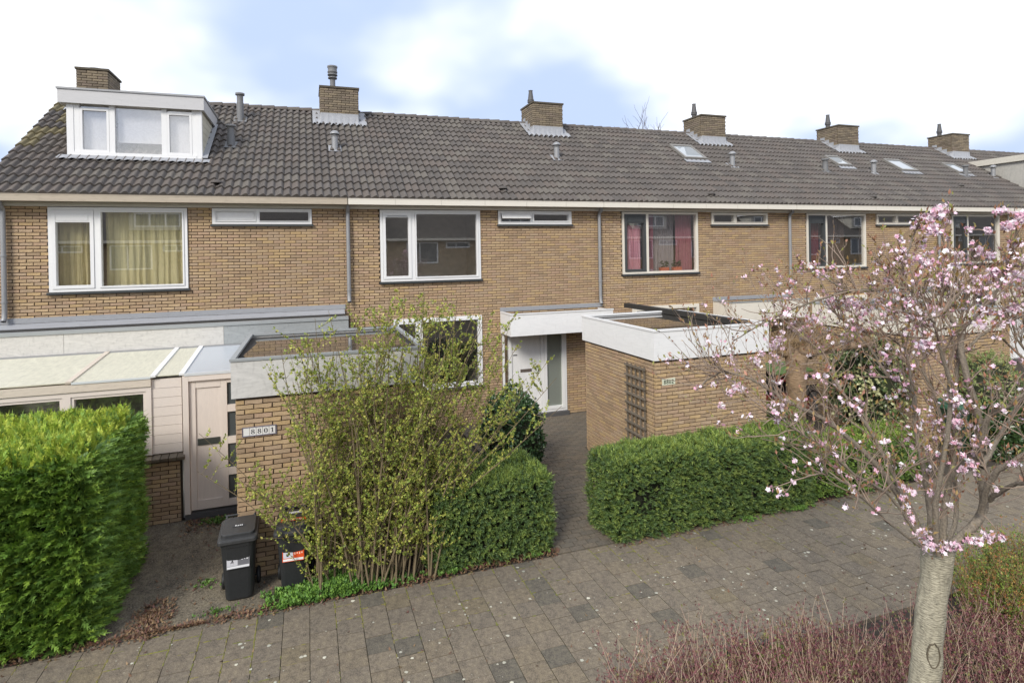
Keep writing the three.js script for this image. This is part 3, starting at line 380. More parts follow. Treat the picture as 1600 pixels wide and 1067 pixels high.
{ // flower pots on the third house's sill
  for (const [x, k] of [[2 * W + 2.02, 0], [2 * W + 2.42, 1]]) { const t = thing('flower_box', k ? 'right orange flower box on the sill between pink drapes' : 'left orange flower box on the sill between pink drapes', 'flower box', [x, 3.457, -0.13]); mesh('box', new THREE.BoxGeometry(0.26, 0.09, 0.1).translate(0, 0.045, 0), M({ color: [0.5, 0.13, 0.06], roughness: 0.7 }), t); const lf = []; for (let i = 0; i < 26; i++) { lf.push(new THREE.PlaneGeometry(0.05, 0.035).rotateX(rr(-1, 1)).rotateY(rr(0, 6)).translate(rr(-0.13, 0.13), rr(0.1, 0.26), rr(-0.04, 0.04))); } for (let i = 0; i < 8; i++) lf.push(tube([[rr(-0.08, 0.08), 0.08, 0], [rr(-0.12, 0.12), 0.24, rr(-0.03, 0.03)]], 0.004, 0.002, 4)); mesh('plant', merge(lf), M({ color: [0.03, 0.05, 0.02], side: THREE.DoubleSide }), t); }
}
// ---------------------------------------------------------------- porch of the left house
{
  const t = thing('glazed_porch', 'beige glazed porch with low brick wall and beige door behind the conifer hedge', 'porch', [1.9, 0, 1.5]), zf = 3.05;
  const P = (name, g, m) => wmesh(name, g, m, t);
  R = mul(55);
  // flat roof and fascia against the house
  P('flat_roof', merge([box(-0.4, 6.0, 2.5, 2.74, 0.02, 1.28)]), bitumen); P('lead_strip', box(-0.3, 6.02, 2.84, 2.94, 0.0, 0.03).applyMatrix4(new THREE.Matrix4()), lead); P('lead_foot', rodBox([2.85, 2.83, 0.04], [2.85, 2.75, 0.2], 6.3, 0.012), lead);
  for (const [a, b] of [[-0.4, 1.32], [1.325, 3.78], [3.785, 6.0]]) P('fascia_board', box(a, b, 2.4, 2.74, 1.282, 1.3), a > 3.7 ? trimGrey : M({ color: [0.63, 0.62, 0.60], map: oldPaint, roughness: 0.6 }));
  P('roof_trim', merge([box(-0.4, 6.0, 2.742, 2.8, 1.2, 1.32)]), trimGrey); P('glazing_flashing', box(-0.4, 4.3, 2.365, 2.398, 1.29, 1.36), zinc);
  // sloping panels
  const panels = [[-0.4, 0.35], [0.4, 1.93], [2.0, 3.0], [3.06, 3.38], [3.45, 4.32]], sy = (z) => 2.38 - (z - 1.3) * 0.17 / 1.75;
  const milky = new THREE.MeshPhysicalMaterial({ color: lin(0.80, 0.78, 0.64), roughness: 0.5, transmission: 0.25, thickness: 0, map: oldPaint }), clear = new THREE.MeshPhysicalMaterial({ color: lin(0.62, 0.65, 0.68), roughness: 0.25, transmission: 0.3, thickness: 0 });
  for (const [a, b] of panels) P('roof_panel', rodBox([(a + b) / 2, sy(1.33), 1.33], [(a + b) / 2, sy(3.06), 3.06], b - a, 0.012), b > 4 ? clear : milky);
  for (const x of [0.375, 1.965, 3.03, 3.415]) P('glazing_bar', rodBox([x, sy(1.33) + 0.012, 1.33], [x, sy(3.1) + 0.012, 3.1], 0.07, 0.03), x > 3 ? whiteM : pinkOld);
  P('panel_stop', merge([box(2.0, 3.0, 2.185, 2.215, 3.07, 3.1), box(3.45, 4.32, 2.185, 2.225, 3.07, 3.1)]), M({ color: [0.75, 0.77, 0.78], metalness: 0.3, roughness: 0.35 }));
  // window band
  P('top_beam', box(-0.4, 3.0, 2.07, 2.18, 2.98, 3.09), pinkOld);
  const wg = sub('window', t); wg.position.copy(t.position).negate(); mesh('frame', frameGeo(-0.4, 3.0, 1.03, 2.068, 0.07, 2.98, 3.07, [[1.88, 1.98], [0.3, 0.4]]), pinkish, wg); for (const [a, b] of [[-0.33, 0.3], [0.4, 1.88], [1.98, 2.93]]) { mesh('sash', frameGeo(a + 0.003, b - 0.003, 1.103, 1.995, 0.035, 2.99, 3.055), pinkish, wg); mesh('pane', box(a + 0.035, b - 0.035, 1.135, 1.96, 3.01, 3.018), glass, wg); }
  for (let k = 0; k < 8; k++) P('siding_board', box(3.002, 3.40, 1.03 + k * 0.142, 1.03 + k * 0.142 + 0.137, 3.0, 3.045 - (k % 2) * 0.002), pinkish);
  // low wall
  const wl = sub('low_wall', t); wl.position.copy(t.position).negate(); mesh('mortar_bed', box(-0.38, 3.37, -0.1, 0.93, 2.9, 3.039), mortar, wl); pieces(courses(3.77, 1.03, [], { origin: [-0.4, -0.1, 3.05] }), wl, 'brick', 'far_bricks', brickGeos, brickPal, brickM, 300);
  for (let x = -0.4; x < 3.34; x += 0.11) P('sill_brick', rodBox([x + 0.05, 1.0, 2.98], [x + 0.05, 0.95, 3.14], 0.1, 0.05), darkM[Math.floor(R() * 5)]);
  // door
  const d = sub('door', t); d.position.copy(t.position).negate();
  mesh('frame', merge([box(3.42, 3.5, 0.06, 2.19, 2.97, 3.09), box(3.502, 4.34, 2.1, 2.19, 2.97, 3.09)]), pinkish, d);
  mesh('leaf', merge([box(3.505, 3.59, 0.1, 2.095, 3.0, 3.05), box(3.592, 3.94, 1.98, 2.095, 3.0, 3.05), box(3.592, 3.94, 0.1, 0.24, 3.0, 3.05), box(3.942, 4.03, 0.1, 2.095, 3.0, 3.05), box(3.592, 3.94, 0.24, 1.98, 3.005, 3.03), ...[[1.68, 1.57], [1.18, 1.07], [0.69, 0.58]].map(([a, b]) => box(4.032, 4.32, b, a, 3.0, 3.05)), box(4.032, 4.32, 2.03, 2.095, 3.0, 3.05), box(4.032, 4.32, 0.1, 0.2, 3.0, 3.05)]), pinkish, d);
  for (const [a, b] of [[1.68, 2.03], [1.18, 1.57], [0.69, 1.07], [0.2, 0.58]]) mesh('pane', box(4.032, 4.32, a, b, 3.01, 3.018), M({ color: [0.075, 0.085, 0.085], roughness: 0.12 }), d);
  mesh('letter_slot', box(3.61, 3.92, 1.09, 1.19, 3.031, 3.045), M({ color: [0.09, 0.10, 0.09], metalness: 0.4, roughness: 0.5, map: oldPaint }), d); mesh('threshold', box(3.42, 4.34, -0.03, 0.058, 2.95, 3.07), pipeDark, d);
  // inside: floor and side walls so that the panes look into a dark room
  P('inner_walls', merge([box(-0.5, -0.42, 0, 2.3, 0.05, 3.0), box(-0.4, 4.3, -0.05, 0.02, 0.05, 2.9), box(-0.4, 4.3, 0.05, 2.3, 0.03, 0.06)]), roomM);
}
// ---------------------------------------------------------------- brick sheds with white fascias
function shed(n, x0, x1, label, whole) {
  R = mul(300 + n);
  const z0 = 2.44, z1 = 4.98, t = thing('brick_shed', label, 'shed', [x0, gy(z1), z0], 'brick garden sheds'), O = t.position.clone().negate().toArray(), yb = -0.2, h = 2.4;
  const wl = sub('wall', t, O); mesh('mortar_bed', box(x0 + 0.011, x1 - 0.011, yb, 2.2, z0 + 0.011, z1 - 0.011), mortar, wl);
  const list = [...courses(x1 - x0, h, [], { origin: [x0, yb, z1] }), ...courses(z1 - z0 - 0.1, h, [], { origin: [x0, yb, z0 + 0.04], turn: -Math.PI / 2, shift: 0.11 }), ...courses(z1 - z0 - 0.1, h, [], { origin: [x1, yb, z1 - 0.06], turn: Math.PI / 2 }), ...courses(x1 - x0, h, [], { origin: [x1, yb, z0], turn: Math.PI })];
  pieces(list, wl, 'brick', 'far_bricks', brickGeos, brickPal, brickM, n < 2 ? 300 : 0);
  const fm = n === 2 ? creamM : n ? whiteM : M({ color: [0.66, 0.655, 0.64], map: oldPaint, roughness: 0.6 }), a = x0 - 0.04, b = x1 + 0.04, c = z0 - 0.04, d = z1 + 0.04, y0 = 2.19, y1 = 2.66;
  wmesh('fascia', merge([box(a, b, y0, y1, d - 0.02, d), box(a, b, y0, y1, c, c + 0.02), box(a, a + 0.02, y0, y1, c + 0.02, d - 0.02), box(b - 0.02, b, y0, y1, c + 0.02, d - 0.02)]), fm, t);
  wmesh('roof_trim', merge([box(a - 0.012, b + 0.012, y1 + 0.002, y1 + 0.035, d - 0.05, d + 0.014), box(a - 0.012, b + 0.012, y1 + 0.002, y1 + 0.035, c - 0.014, c + 0.05), box(a - 0.012, a + 0.05, y1 + 0.002, y1 + 0.035, c + 0.05, d - 0.05), box(b - 0.05, b + 0.012, y1 + 0.002, y1 + 0.035, c + 0.05, d - 0.05)]), n === 1 ? whiteM : trimGrey, t);
  wmesh('roof_deck', box(a + 0.022, b - 0.022, 2.3, y1 - 0.035, c + 0.022, d - 0.022), bitumen, t);
  // rain standing on the flat roof
  const pg = new THREE.Shape(); const cx = (a + b) / 2, cz = (c + d) / 2; for (let i = 0; i < 40; i++) { const q = i / 40 * Math.PI * 2, k = 0.94 + 0.06 * n2(Math.cos(q) * 1.5 + n, Math.sin(q) * 1.5), X = cx + Math.sign(Math.cos(q)) * Math.pow(Math.abs(Math.cos(q)), 0.35) * (b - a - 0.12) / 2 * k, Z = cz + Math.sign(Math.sin(q)) * Math.pow(Math.abs(Math.sin(q)), 0.35) * (d - c - 0.12) / 2 * k; i ? pg.lineTo(X, -Z) : pg.moveTo(X, -Z); }
  wmesh('puddle', new THREE.ShapeGeometry(pg).rotateX(-Math.PI / 2).translate(0, y1 - 0.029, 0), wet, t);
  return t;
}
const shedL = shed(0, 4.36, 6.75, 'weathered brick shed with grey-trimmed fascia behind the two black bins', 0);
const shedR = shed(1, 10.58, 12.84, 'clean brick shed with bright white fascia and wooden trellis', 1);
shed(2, 16.68, 19.0, 'brick shed with cream fascia overgrown by variegated ivy, behind the cherry tree', 2);
wmesh('roof_upstand', merge([box(12.42, 12.56, 2.64, 2.74, 0.85, 4.9)]), bitumen, shedR);
{ // number plates
  const pl = thing('house_number_sign', 'small white plate with the number 8802 on the right shed', 'sign', [10.83, 1.83, 4.985]); mesh('plate', new THREE.BoxGeometry(0.25, 0.105, 0.014), [0, 1, 2, 3].map(() => offM).concat([numberM('8802', 256, 108, '#d9dcc4', '#23301f', 'bold 92px sans-serif'), offM]), pl); pl.rotation.z = 0.02;
  const p2 = thing('house_number_sign', 'row of white tiles with the number 8801 on the left shed', 'sign', [4.64, 1.745, 4.985]); ['', '8', '8', '0', '1'].forEach((s, i) => { const m = mesh('number_tile', new THREE.BoxGeometry(0.072, 0.1, 0.014), [0, 1, 2, 3].map(() => offM).concat([numberM(s, 64, 96, '#e6e4df', '#1c1c22', 'bold 80px serif'), offM]), p2); m.position.x = (i - 2) * 0.077; }); mesh('frame', frameGeo(-0.205, 0.205, -0.06, 0.06, 0.008, -0.004, 0.012), M({ color: [0.16, 0.15, 0.2], roughness: 0.5 }), p2);
}
{ // trellis on the right shed's side
  const t = thing('wooden_trellis', 'weathered wooden trellis fixed to the side wall of the right shed', 'trellis', [10.55, gy(4.4), 4.43]), wood = [M({ color: [0.20, 0.165, 0.125], map: barkMap, roughness: 0.95 }), M({ color: [0.235, 0.195, 0.15], map: barkMap, roughness: 0.95 })]; R = mul(66);
  const X = 10.545; for (let i = 0; i < 5; i++) { const z = 4.15 + i * 0.14; wmesh('upright_slat', box(X - 0.008, X + 0.012, 0.0, 2.03, z - 0.016, z + 0.016), wood[i % 2], t); }
  for (let k = 0; k < 12; k++) { const y = 0.2 + k * 0.163; wmesh('cross_slat', rodBox([X - 0.019, y + rr(-0.008, 0.008), 4.1], [X - 0.019, y + rr(-0.008, 0.008), 4.76], 0.02, 0.034), wood[(k + 1) % 2], t); }
}
// ---------------------------------------------------------------- wheeled bins
function wheelieBin(x, z, turn, label, body, lidM, decorate) {
  const t = thing('wheeled_bin', label, 'bin', [x, gy(z) - 0.01, z], 'wheeled refuse bins'); t.rotation.y = turn;
  const H = 0.74, s = (y) => { const k = y / H; return [mix(0.155, 0.195, k), mix(0.17, 0.235, k), mix(0, 0.03, k)]; };
  const pos = [], idx = [], ring = 24, ys = [0, 0.02, 0.08, 0.3, 0.55, 0.68, 0.685, H]; ys.forEach((y, j) => { const [hw, hd, off] = s(y), e = j === 0 ? 0.93 : j >= 6 ? 1.04 : 1; for (let i = 0; i < ring; i++) { const a = i / ring * Math.PI * 2, c = Math.cos(a), d = Math.sin(a); pos.push(Math.sign(c) * Math.pow(Math.abs(c), 0.35) * hw * e, y, Math.sign(d) * Math.pow(Math.abs(d), 0.35) * hd * e + off); } });
  for (let j = 0; j < ys.length - 1; j++) for (let i = 0; i < ring; i++) { const a = j * ring + i, b = j * ring + (i + 1) % ring; idx.push(a, a + ring, b, b, a + ring, b + ring); }
  const bg = new THREE.BufferGeometry(); bg.setAttribute('position', new THREE.Float32BufferAttribute(pos, 3)); bg.setIndex(idx); const f = bg.toNonIndexed(); f.computeVertexNormals(); f.setAttribute('uv', new THREE.Float32BufferAttribute(new Float32Array(f.attributes.position.count * 2).map((v, i) => (i % 2 ? f.attributes.position.getY((i - 1) / 2) : f.attributes.position.getX(i / 2) + f.attributes.position.getZ(i / 2)) * 2), 2)); mesh('body', f, body, t);
  const rb = (w, h, d, r) => { const q = new THREE.Shape(), a = w / 2 - r, b = d / 2 - r; q.absarc(a, b, r, 0, Math.PI / 2); q.absarc(-a, b, r, Math.PI / 2, Math.PI); q.absarc(-a, -b, r, Math.PI, Math.PI * 1.5); q.absarc(a, -b, r, Math.PI * 1.5, Math.PI * 2); return new THREE.ExtrudeGeometry(q, { depth: h, bevelEnabled: true, bevelSize: 0.008, bevelThickness: 0.008, bevelSegments: 2, curveSegments: 6 }).rotateX(-Math.PI / 2); };
  mesh('rim', rb(0.43, 0.03, 0.51, 0.04).translate(0, H + 0.002, 0.03), lidM, t);
  const lid = sub('lid', t, [0, H + 0.045, 0.02]); mesh('lid_shell', merge([rb(0.42, 0.014, 0.52, 0.04), rb(0.36, 0.03, 0.42, 0.05).translate(0, 0.022, -0.01)]), lidM, lid); lid.rotation.x = 0.07;
  mesh('hinge_bar', merge([new THREE.CylinderGeometry(0.014, 0.014, 0.36, 10).rotateZ(Math.PI / 2).translate(0, H + 0.12, -0.27), ...[-0.16, 0.16].map((q) => tube([[q, H + 0.03, -0.22], [q, H + 0.12, -0.27]], 0.016, 0.014, 8))]), body, t);
  for (const q of [-1, 1]) { const w = sub('wheel', t, [q * 0.2, 0.1, -0.17]); mesh('tyre', new THREE.TorusGeometry(0.078, 0.022, 8, 20).rotateY(Math.PI / 2), blackM, w); mesh('hub', new THREE.CylinderGeometry(0.065, 0.065, 0.03, 16).rotateZ(Math.PI / 2), pipeDark, w); }
  mesh('axle', new THREE.CylinderGeometry(0.012, 0.012, 0.4, 8).rotateZ(Math.PI / 2).translate(0, 0.1, -0.17), pipeDark, t);
  decorate(t, lid); return t;
}
const binBlack = M({ color: [0.028, 0.031, 0.034], roughness: 0.48, map: oldPaint, bumpMap: fineBump, bumpScale: 0.001 }), lidBlack = M({ color: [0.05, 0.052, 0.055], roughness: 0.42, map: oldPaint }), binGreen = M({ color: [0.02, 0.055, 0.035], roughness: 0.5, map: oldPaint }), lidGreen = M({ color: [0.05, 0.15, 0.095], roughness: 0.5, map: oldPaint });
const sticker = (t, c, w, h, y, paint) => { const k = y / 0.74, z = mix(0.17, 0.235, k) + mix(0, 0.03, k) + 0.004; const m = mesh('sticker', new THREE.PlaneGeometry(w, h), numberM(paint, 256, Math.round(256 * h / w), c, '#fff', 'bold 20px sans-serif'), t); m.position.set(0, y, z); m.rotation.x = -0.125; return m; };
const lidText = (lid, s, w, h, z, bg, fg) => { const m = mesh('lid_lettering', new THREE.PlaneGeometry(w, h).rotateX(-Math.PI / 2), numberM(s, 256, Math.round(256 * h / w), bg, fg, 'bold ' + Math.round(200 * h / w) + 'px sans-serif'), lid); m.position.set(0, 0.0645, z); };
wheelieBin(4.41, 5.24, 0.02, 'black wheeled bin with grey picture sticker, left of the pair by the shed', binBlack, lidBlack, (t, lid) => {
  sticker(t, '#8d8d90', 0.25, 0.155, 0.5, (x, w, h) => { x.fillStyle = '#c9c8cc'; x.fillRect(4, 4, w * 0.46, h * 0.76); x.fillStyle = '#6e6e72'; x.fillRect(w * 0.5, 4, w * 0.48, h * 0.76); x.fillStyle = '#e4e4e6'; x.fillRect(4, h * 0.82, w - 8, h * 0.15); x.fillStyle = '#222'; x.beginPath(); x.moveTo(w * 0.2, h * 0.5); x.lineTo(w * 0.25, h * 0.3); x.lineTo(w * 0.3, h * 0.5); x.fill(); x.fillRect(w * 0.17, h * 0.52, w * 0.14, h * 0.04); x.strokeStyle = '#555'; x.strokeRect(w * 0.17, h * 0.58, w * 0.14, h * 0.14); x.fillStyle = '#f2f2f2'; for (let i = 0; i < 4; i++) { x.beginPath(); x.arc(w * (0.56 + i * 0.115), h * 0.34, h * (0.05 + 0.02 * (i % 2)), 0, 7); x.fill(); } });
  lidText(lid, 'Rest', 0.15, 0.055, 0.01, '#3c3d40', '#f4f4f4');
});
wheelieBin(5.05, 5.27, -0.06, 'black wheeled bin with orange sticker, partly under the leafy shrub', binBlack, lidBlack, (t, lid) => {
  sticker(t, '#e0531c', 0.25, 0.17, 0.49, (x, w, h) => { x.fillStyle = '#cfd2da'; x.fillRect(10, 10, w * 0.46, h * 0.7); x.fillStyle = '#f1f1f1'; x.fillRect(8, h * 0.8, w - 16, h * 0.16); x.fillStyle = '#667'; x.fillRect(20, 20, w * 0.3, h * 0.07); x.fillStyle = '#15151d'; x.beginPath(); x.arc(w * 0.24, h * 0.56, h * 0.09, 0, 7); x.fill(); x.fillStyle = '#ffe0c8'; for (let i = 0; i < 4; i++) for (let j = 0; j < 2; j++) x.fillRect(w * (0.55 + i * 0.11), h * (0.16 + j * 0.26), w * 0.05, h * (0.1 + 0.05 * ((i + j) % 2))); });
  lidText(lid, 'NIEUW', 0.3, 0.07, 0.05, '#e4601f', '#fff6ee'); const m = mesh('torn_label', new THREE.PlaneGeometry(0.2, 0.05).rotateX(-Math.PI / 2), M({ color: [0.75, 0.75, 0.75], map: oldPaint }), lid); m.position.set(0.03, 0.0645, -0.13);
});
wheelieBin(17.3, 5.05, -0.2, 'dark green wheeled bin standing behind the cherry branches at right', binGreen, lidGreen, (t) => { t.scale.setScalar(1.28); });
// ---------------------------------------------------------------- leaves
function quadLeaf(l, w, bend = 0.25, fold = 0.2) { // a leaf of four faces, stalk at the origin, along +y
  const p = [0, 0, 0, -w / 2, l * 0.45, fold * w, 0, l * 0.5, 0, w / 2, l * 0.45, fold * w, 0, l, -bend * l], g = new THREE.BufferGeometry(); g.setAttribute('position', new THREE.Float32BufferAttribute(p, 3)); g.setAttribute('uv', new THREE.Float32BufferAttribute([0.5, 0, 0, 0.5, 0.5, 0.5, 1, 0.5, 0.5, 1], 2)); g.setIndex([0, 2, 1, 0, 3, 2, 1, 2, 4, 2, 3, 4]); g.computeVertexNormals(); return g;
}
const blade = (l, w, x, y, z, a, b) => { const g = new THREE.BufferGeometry(); g.setAttribute('position', new THREE.Float32BufferAttribute([-w / 2, 0, 0, w / 2, 0, 0, 0.0, l, 0], 3)); g.setAttribute('uv', new THREE.Float32BufferAttribute([0, 0, 1, 0, 0.5, 1], 2)); g.setAttribute('normal', new THREE.Float32BufferAttribute([0, 0, 1, 0, 0, 1, 0, 0, 1], 3)); return g.applyMatrix4(trs(x, y, z, 1, 1, 1, b, 0, a)); };
function conifer(seed) { R = mul(seed); const g = []; for (let k = 0; k < 8; k++) { const y = k * 0.016; for (const s of [-1, 1]) g.push(blade(rr(0.035, 0.06) * (1 - k * 0.06), 0.016, 0, y, rr(-0.004, 0.004), s * rr(-1.0, -0.55), rr(-0.5, 0.5))); } g.push(blade(0.17, 0.016, 0, 0, 0, 0, 0)); return merge(g); }
function sprig(seed, n, l, w, len) { R = mul(seed); const g = []; for (let k = 0; k < n; k++) g.push(quadLeaf(l * rr(0.7, 1.1), w * rr(0.8, 1.1), rr(0.0, 0.3)).toNonIndexed().applyMatrix4(trs(0, k / n * len, 0, 1, 1, 1, k * 2.4 + rr(-0.4, 0.4), 0, 0).multiply(trs(0, 0, 0, 1, 1, 1, 0, rr(0.5, 1.2))))); return merge(g); }
const LM = (c, o = {}) => M({ color: c, side: THREE.DoubleSide, roughness: 0.6, ...o });
const leafWhite = LM([1, 1, 1]), leafGloss = LM([1, 1, 1], { roughness: 0.32 }), twigM = M({ color: [0.15, 0.115, 0.075], roughness: 0.95 });
const pick = (pal) => { const c = pal[Math.floor(R() * pal.length)], k = rr(0.8, 1.2); return [c[0] * k, c[1] * k, c[2] * k]; };
const up = new THREE.Vector3(0, 1, 0), qv = new THREE.Quaternion(), v3 = (x, y, z) => new THREE.Vector3(x, y, z);
function aim(p, dir, s, spin) { qv.setFromUnitVectors(up, dir.clone().normalize()); return new THREE.Matrix4().compose(p, qv.clone().multiply(new THREE.Quaternion().setFromAxisAngle(up, spin)), v3(s, s, s)); }
// a clipped hedge: dark twiggy inside, leaf sprays standing out of every face, uneven
function hedge(name, label, b, dens, geo, mat, pal, palTop, o = {}) {
  const [x0, x1, y1, z0, z1] = b, zb = (z0 + z1) / 2, t = thing(name, label, 'hedge', [(x0 + x1) / 2, gy(zb), zb]); R = mul(o.seed || 1);
  const yb = gy(z1) + 0.02, ms = [], cs = [], bump = o.bump || 0.05, sz = o.size || 1, rd = o.round || 0.12;
  const place = (x, y, z, n) => {
    const d = bump * (n3(x * 2.3, y * 2.3, z * 2.3) + 0.6 * n3(x * 6, y * 6, z * 6)), in_ = R() < 0.35 ? rr(0, 0.09) : 0, p = v3(x, y, z);
    const ex = Math.max(0, rd - (x - x0)) + Math.max(0, rd - (x1 - x)), ey = Math.max(0, rd - (y1 - y)), ez = Math.max(0, rd - (z - z0)) + Math.max(0, rd - (z1 - z)); const cor = (ex * ey + ey * ez + ex * ez) / rd; // rounded shoulders
    p.addScaledVector(n, d - in_ - cor * 0.55); if (o.hole && o.hole(p)) return;
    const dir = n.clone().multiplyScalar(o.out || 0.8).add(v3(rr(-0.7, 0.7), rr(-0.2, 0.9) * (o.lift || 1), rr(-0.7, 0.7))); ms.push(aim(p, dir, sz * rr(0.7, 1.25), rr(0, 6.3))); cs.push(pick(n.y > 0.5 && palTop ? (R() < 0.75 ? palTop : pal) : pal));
  };
  const face = (area, f) => { for (let i = 0, n = Math.floor(area * dens); i < n; i++) f(); };
  face((x1 - x0) * (z1 - z0), () => place(rr(x0, x1), y1, rr(z0, z1), v3(0, 1, 0))); face((x1 - x0) * (y1 - yb), () => place(rr(x0, x1), rr(yb, y1), z1, v3(0, 0, 1))); face((z1 - z0) * (y1 - yb), () => place(x1, rr(yb, y1), rr(z0, z1), v3(1, 0, 0))); face((z1 - z0) * (y1 - yb), () => place(x0, rr(yb, y1), rr(z0, z1), v3(-1, 0, 0))); face((x1 - x0) * (y1 - yb) * 0.5, () => place(rr(x0, x1), rr(yb, y1), z0, v3(0, 0, -1)));
  instances('foliage', geo, mat, ms, cs, t);
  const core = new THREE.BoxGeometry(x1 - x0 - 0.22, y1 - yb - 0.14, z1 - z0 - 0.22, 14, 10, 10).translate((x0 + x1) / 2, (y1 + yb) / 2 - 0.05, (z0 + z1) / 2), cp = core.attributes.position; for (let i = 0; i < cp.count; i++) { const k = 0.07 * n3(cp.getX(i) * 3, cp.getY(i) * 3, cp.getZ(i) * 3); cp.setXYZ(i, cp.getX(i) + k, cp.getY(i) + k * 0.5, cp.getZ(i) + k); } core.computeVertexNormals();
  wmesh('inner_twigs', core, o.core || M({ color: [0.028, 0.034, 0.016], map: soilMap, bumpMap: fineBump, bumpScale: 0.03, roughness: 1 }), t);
  const st = []; for (let i = 0; i < (x1 - x0) * 5; i++) { const x = rr(x0 + 0.1, x1 - 0.1), z = rr(z1 - 0.25, z1 - 0.02); st.push(tube([[x, gy(z) - 0.02, z - 0.1], [x + rr(-0.05, 0.05), 0.2, z], [x + rr(-0.12, 0.12), 0.45, z + rr(-0.1, 0.05)]], 0.014, 0.006, 5)); } wmesh('stems', merge(st), twigM, t);
  return t;
}
const coniferG = conifer(21), yewG = sprig(22, 13, 0.030, 0.0075, 0.055), ivyG = sprig(23, 4, 0.062, 0.055, 0.05), privetG = sprig(24, 6, 0.032, 0.018, 0.05);
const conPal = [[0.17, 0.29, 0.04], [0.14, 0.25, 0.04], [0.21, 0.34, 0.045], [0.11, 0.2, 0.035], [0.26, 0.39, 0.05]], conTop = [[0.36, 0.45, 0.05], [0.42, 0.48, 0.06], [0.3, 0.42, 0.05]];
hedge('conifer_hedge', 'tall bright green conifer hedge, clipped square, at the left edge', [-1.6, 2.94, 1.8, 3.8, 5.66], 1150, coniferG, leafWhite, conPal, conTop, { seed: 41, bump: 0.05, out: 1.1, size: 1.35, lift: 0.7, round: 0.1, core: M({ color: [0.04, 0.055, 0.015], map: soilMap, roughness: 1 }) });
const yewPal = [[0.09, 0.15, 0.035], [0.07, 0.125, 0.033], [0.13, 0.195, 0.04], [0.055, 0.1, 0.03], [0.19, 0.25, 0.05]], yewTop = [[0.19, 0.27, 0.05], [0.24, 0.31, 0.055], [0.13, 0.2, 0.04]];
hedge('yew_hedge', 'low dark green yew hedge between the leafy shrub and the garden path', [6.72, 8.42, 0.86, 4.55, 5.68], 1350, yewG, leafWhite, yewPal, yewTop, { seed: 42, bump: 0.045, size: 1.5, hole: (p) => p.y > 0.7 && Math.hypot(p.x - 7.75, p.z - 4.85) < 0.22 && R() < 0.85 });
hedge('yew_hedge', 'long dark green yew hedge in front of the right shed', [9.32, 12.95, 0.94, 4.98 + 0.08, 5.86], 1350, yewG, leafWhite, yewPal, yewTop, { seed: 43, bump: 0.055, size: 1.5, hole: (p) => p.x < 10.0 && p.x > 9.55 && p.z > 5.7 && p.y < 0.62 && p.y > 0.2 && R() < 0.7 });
hedge('privet_hedge', 'lower light green hedge right of the long yew hedge', [12.98, 15.6, 0.62, 5.0, 5.78], 900, privetG, leafWhite, [[0.12, 0.2, 0.03], [0.09, 0.16, 0.03], [0.16, 0.24, 0.035], [0.07, 0.12, 0.025]], [[0.17, 0.25, 0.03], [0.2, 0.27, 0.04]], { seed: 44, bump: 0.07, size: 1.4 });
hedge('laurel_hedge', 'dark green hedge at the right edge behind the cherry tree', [17.75, 21.5, 0.85, 4.9, 5.75], 700, ivyG, leafGloss, [[0.035, 0.07, 0.02], [0.05, 0.09, 0.025], [0.028, 0.055, 0.018]], [[0.06, 0.11, 0.03]], { seed: 45, bump: 0.09, size: 1.3 });
function bush(name, label, c, r, dens, geo, mat, pal, o = {}) { // a rounded leafy bush
  R = mul(o.seed || 5); const t = thing(name, label, o.cat || 'bush', [c[0], o.base ?? gy(c[2]), c[2]]), ms = [], cs = [], n = Math.floor(dens * 4 * (r[0] * r[1] + r[1] * r[2] + r[0] * r[2]));
  for (let i = 0; i < n; i++) { const d = v3(rr(-1, 1), rr(-1, 1), rr(-1, 1)); if (d.lengthSq() > 1 || d.lengthSq() < 0.01) { i--; continue; } d.normalize(); const k = (R() < 0.3 ? rr(0.72, 0.95) : rr(0.93, 1.02)) * (1 + 0.16 * n3(d.x * 2 + c[0], d.y * 2, d.z * 2) + 0.08 * n3(d.x * 5, d.y * 5 + c[0], d.z * 5)), p = v3(c[0] + d.x * r[0] * k, c[1] + d.y * r[1] * k, c[2] + d.z * r[2] * k); if (p.y < gy(p.z) + 0.02 || (o.cut && o.cut(p))) continue; ms.push(aim(p, d.multiplyScalar(0.8).add(v3(rr(-0.8, 0.8), rr(-0.5, 0.7), rr(-0.8, 0.8))), (o.size || 1) * rr(0.7, 1.25), rr(0, 6.3))); cs.push(pick(pal)); }
  instances('foliage', geo, mat, ms, cs, t);
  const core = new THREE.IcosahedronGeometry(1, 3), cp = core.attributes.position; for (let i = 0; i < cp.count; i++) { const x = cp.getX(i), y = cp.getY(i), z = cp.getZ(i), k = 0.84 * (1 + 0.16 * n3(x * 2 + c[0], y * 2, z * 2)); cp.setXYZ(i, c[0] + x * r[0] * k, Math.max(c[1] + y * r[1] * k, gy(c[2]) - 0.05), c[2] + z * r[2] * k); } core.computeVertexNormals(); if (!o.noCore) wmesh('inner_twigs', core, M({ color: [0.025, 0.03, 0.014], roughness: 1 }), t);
  const st = []; for (let i = 0; i < 7; i++) st.push(tube([[c[0] + rr(-0.15, 0.15), gy(c[2]) - 0.03, c[2] + rr(-0.1, 0.1)], [c[0] + rr(-0.3, 0.3) * r[0], c[1] * 0.5, c[2] + rr(-0.3, 0.3) * r[2]], [c[0] + rr(-0.6, 0.6) * r[0], c[1] + 0.4 * r[1], c[2] + rr(-0.6, 0.6) * r[2]]], 0.02, 0.006, 5)); wmesh('stems', merge(st), twigM, t);
  return t;
}
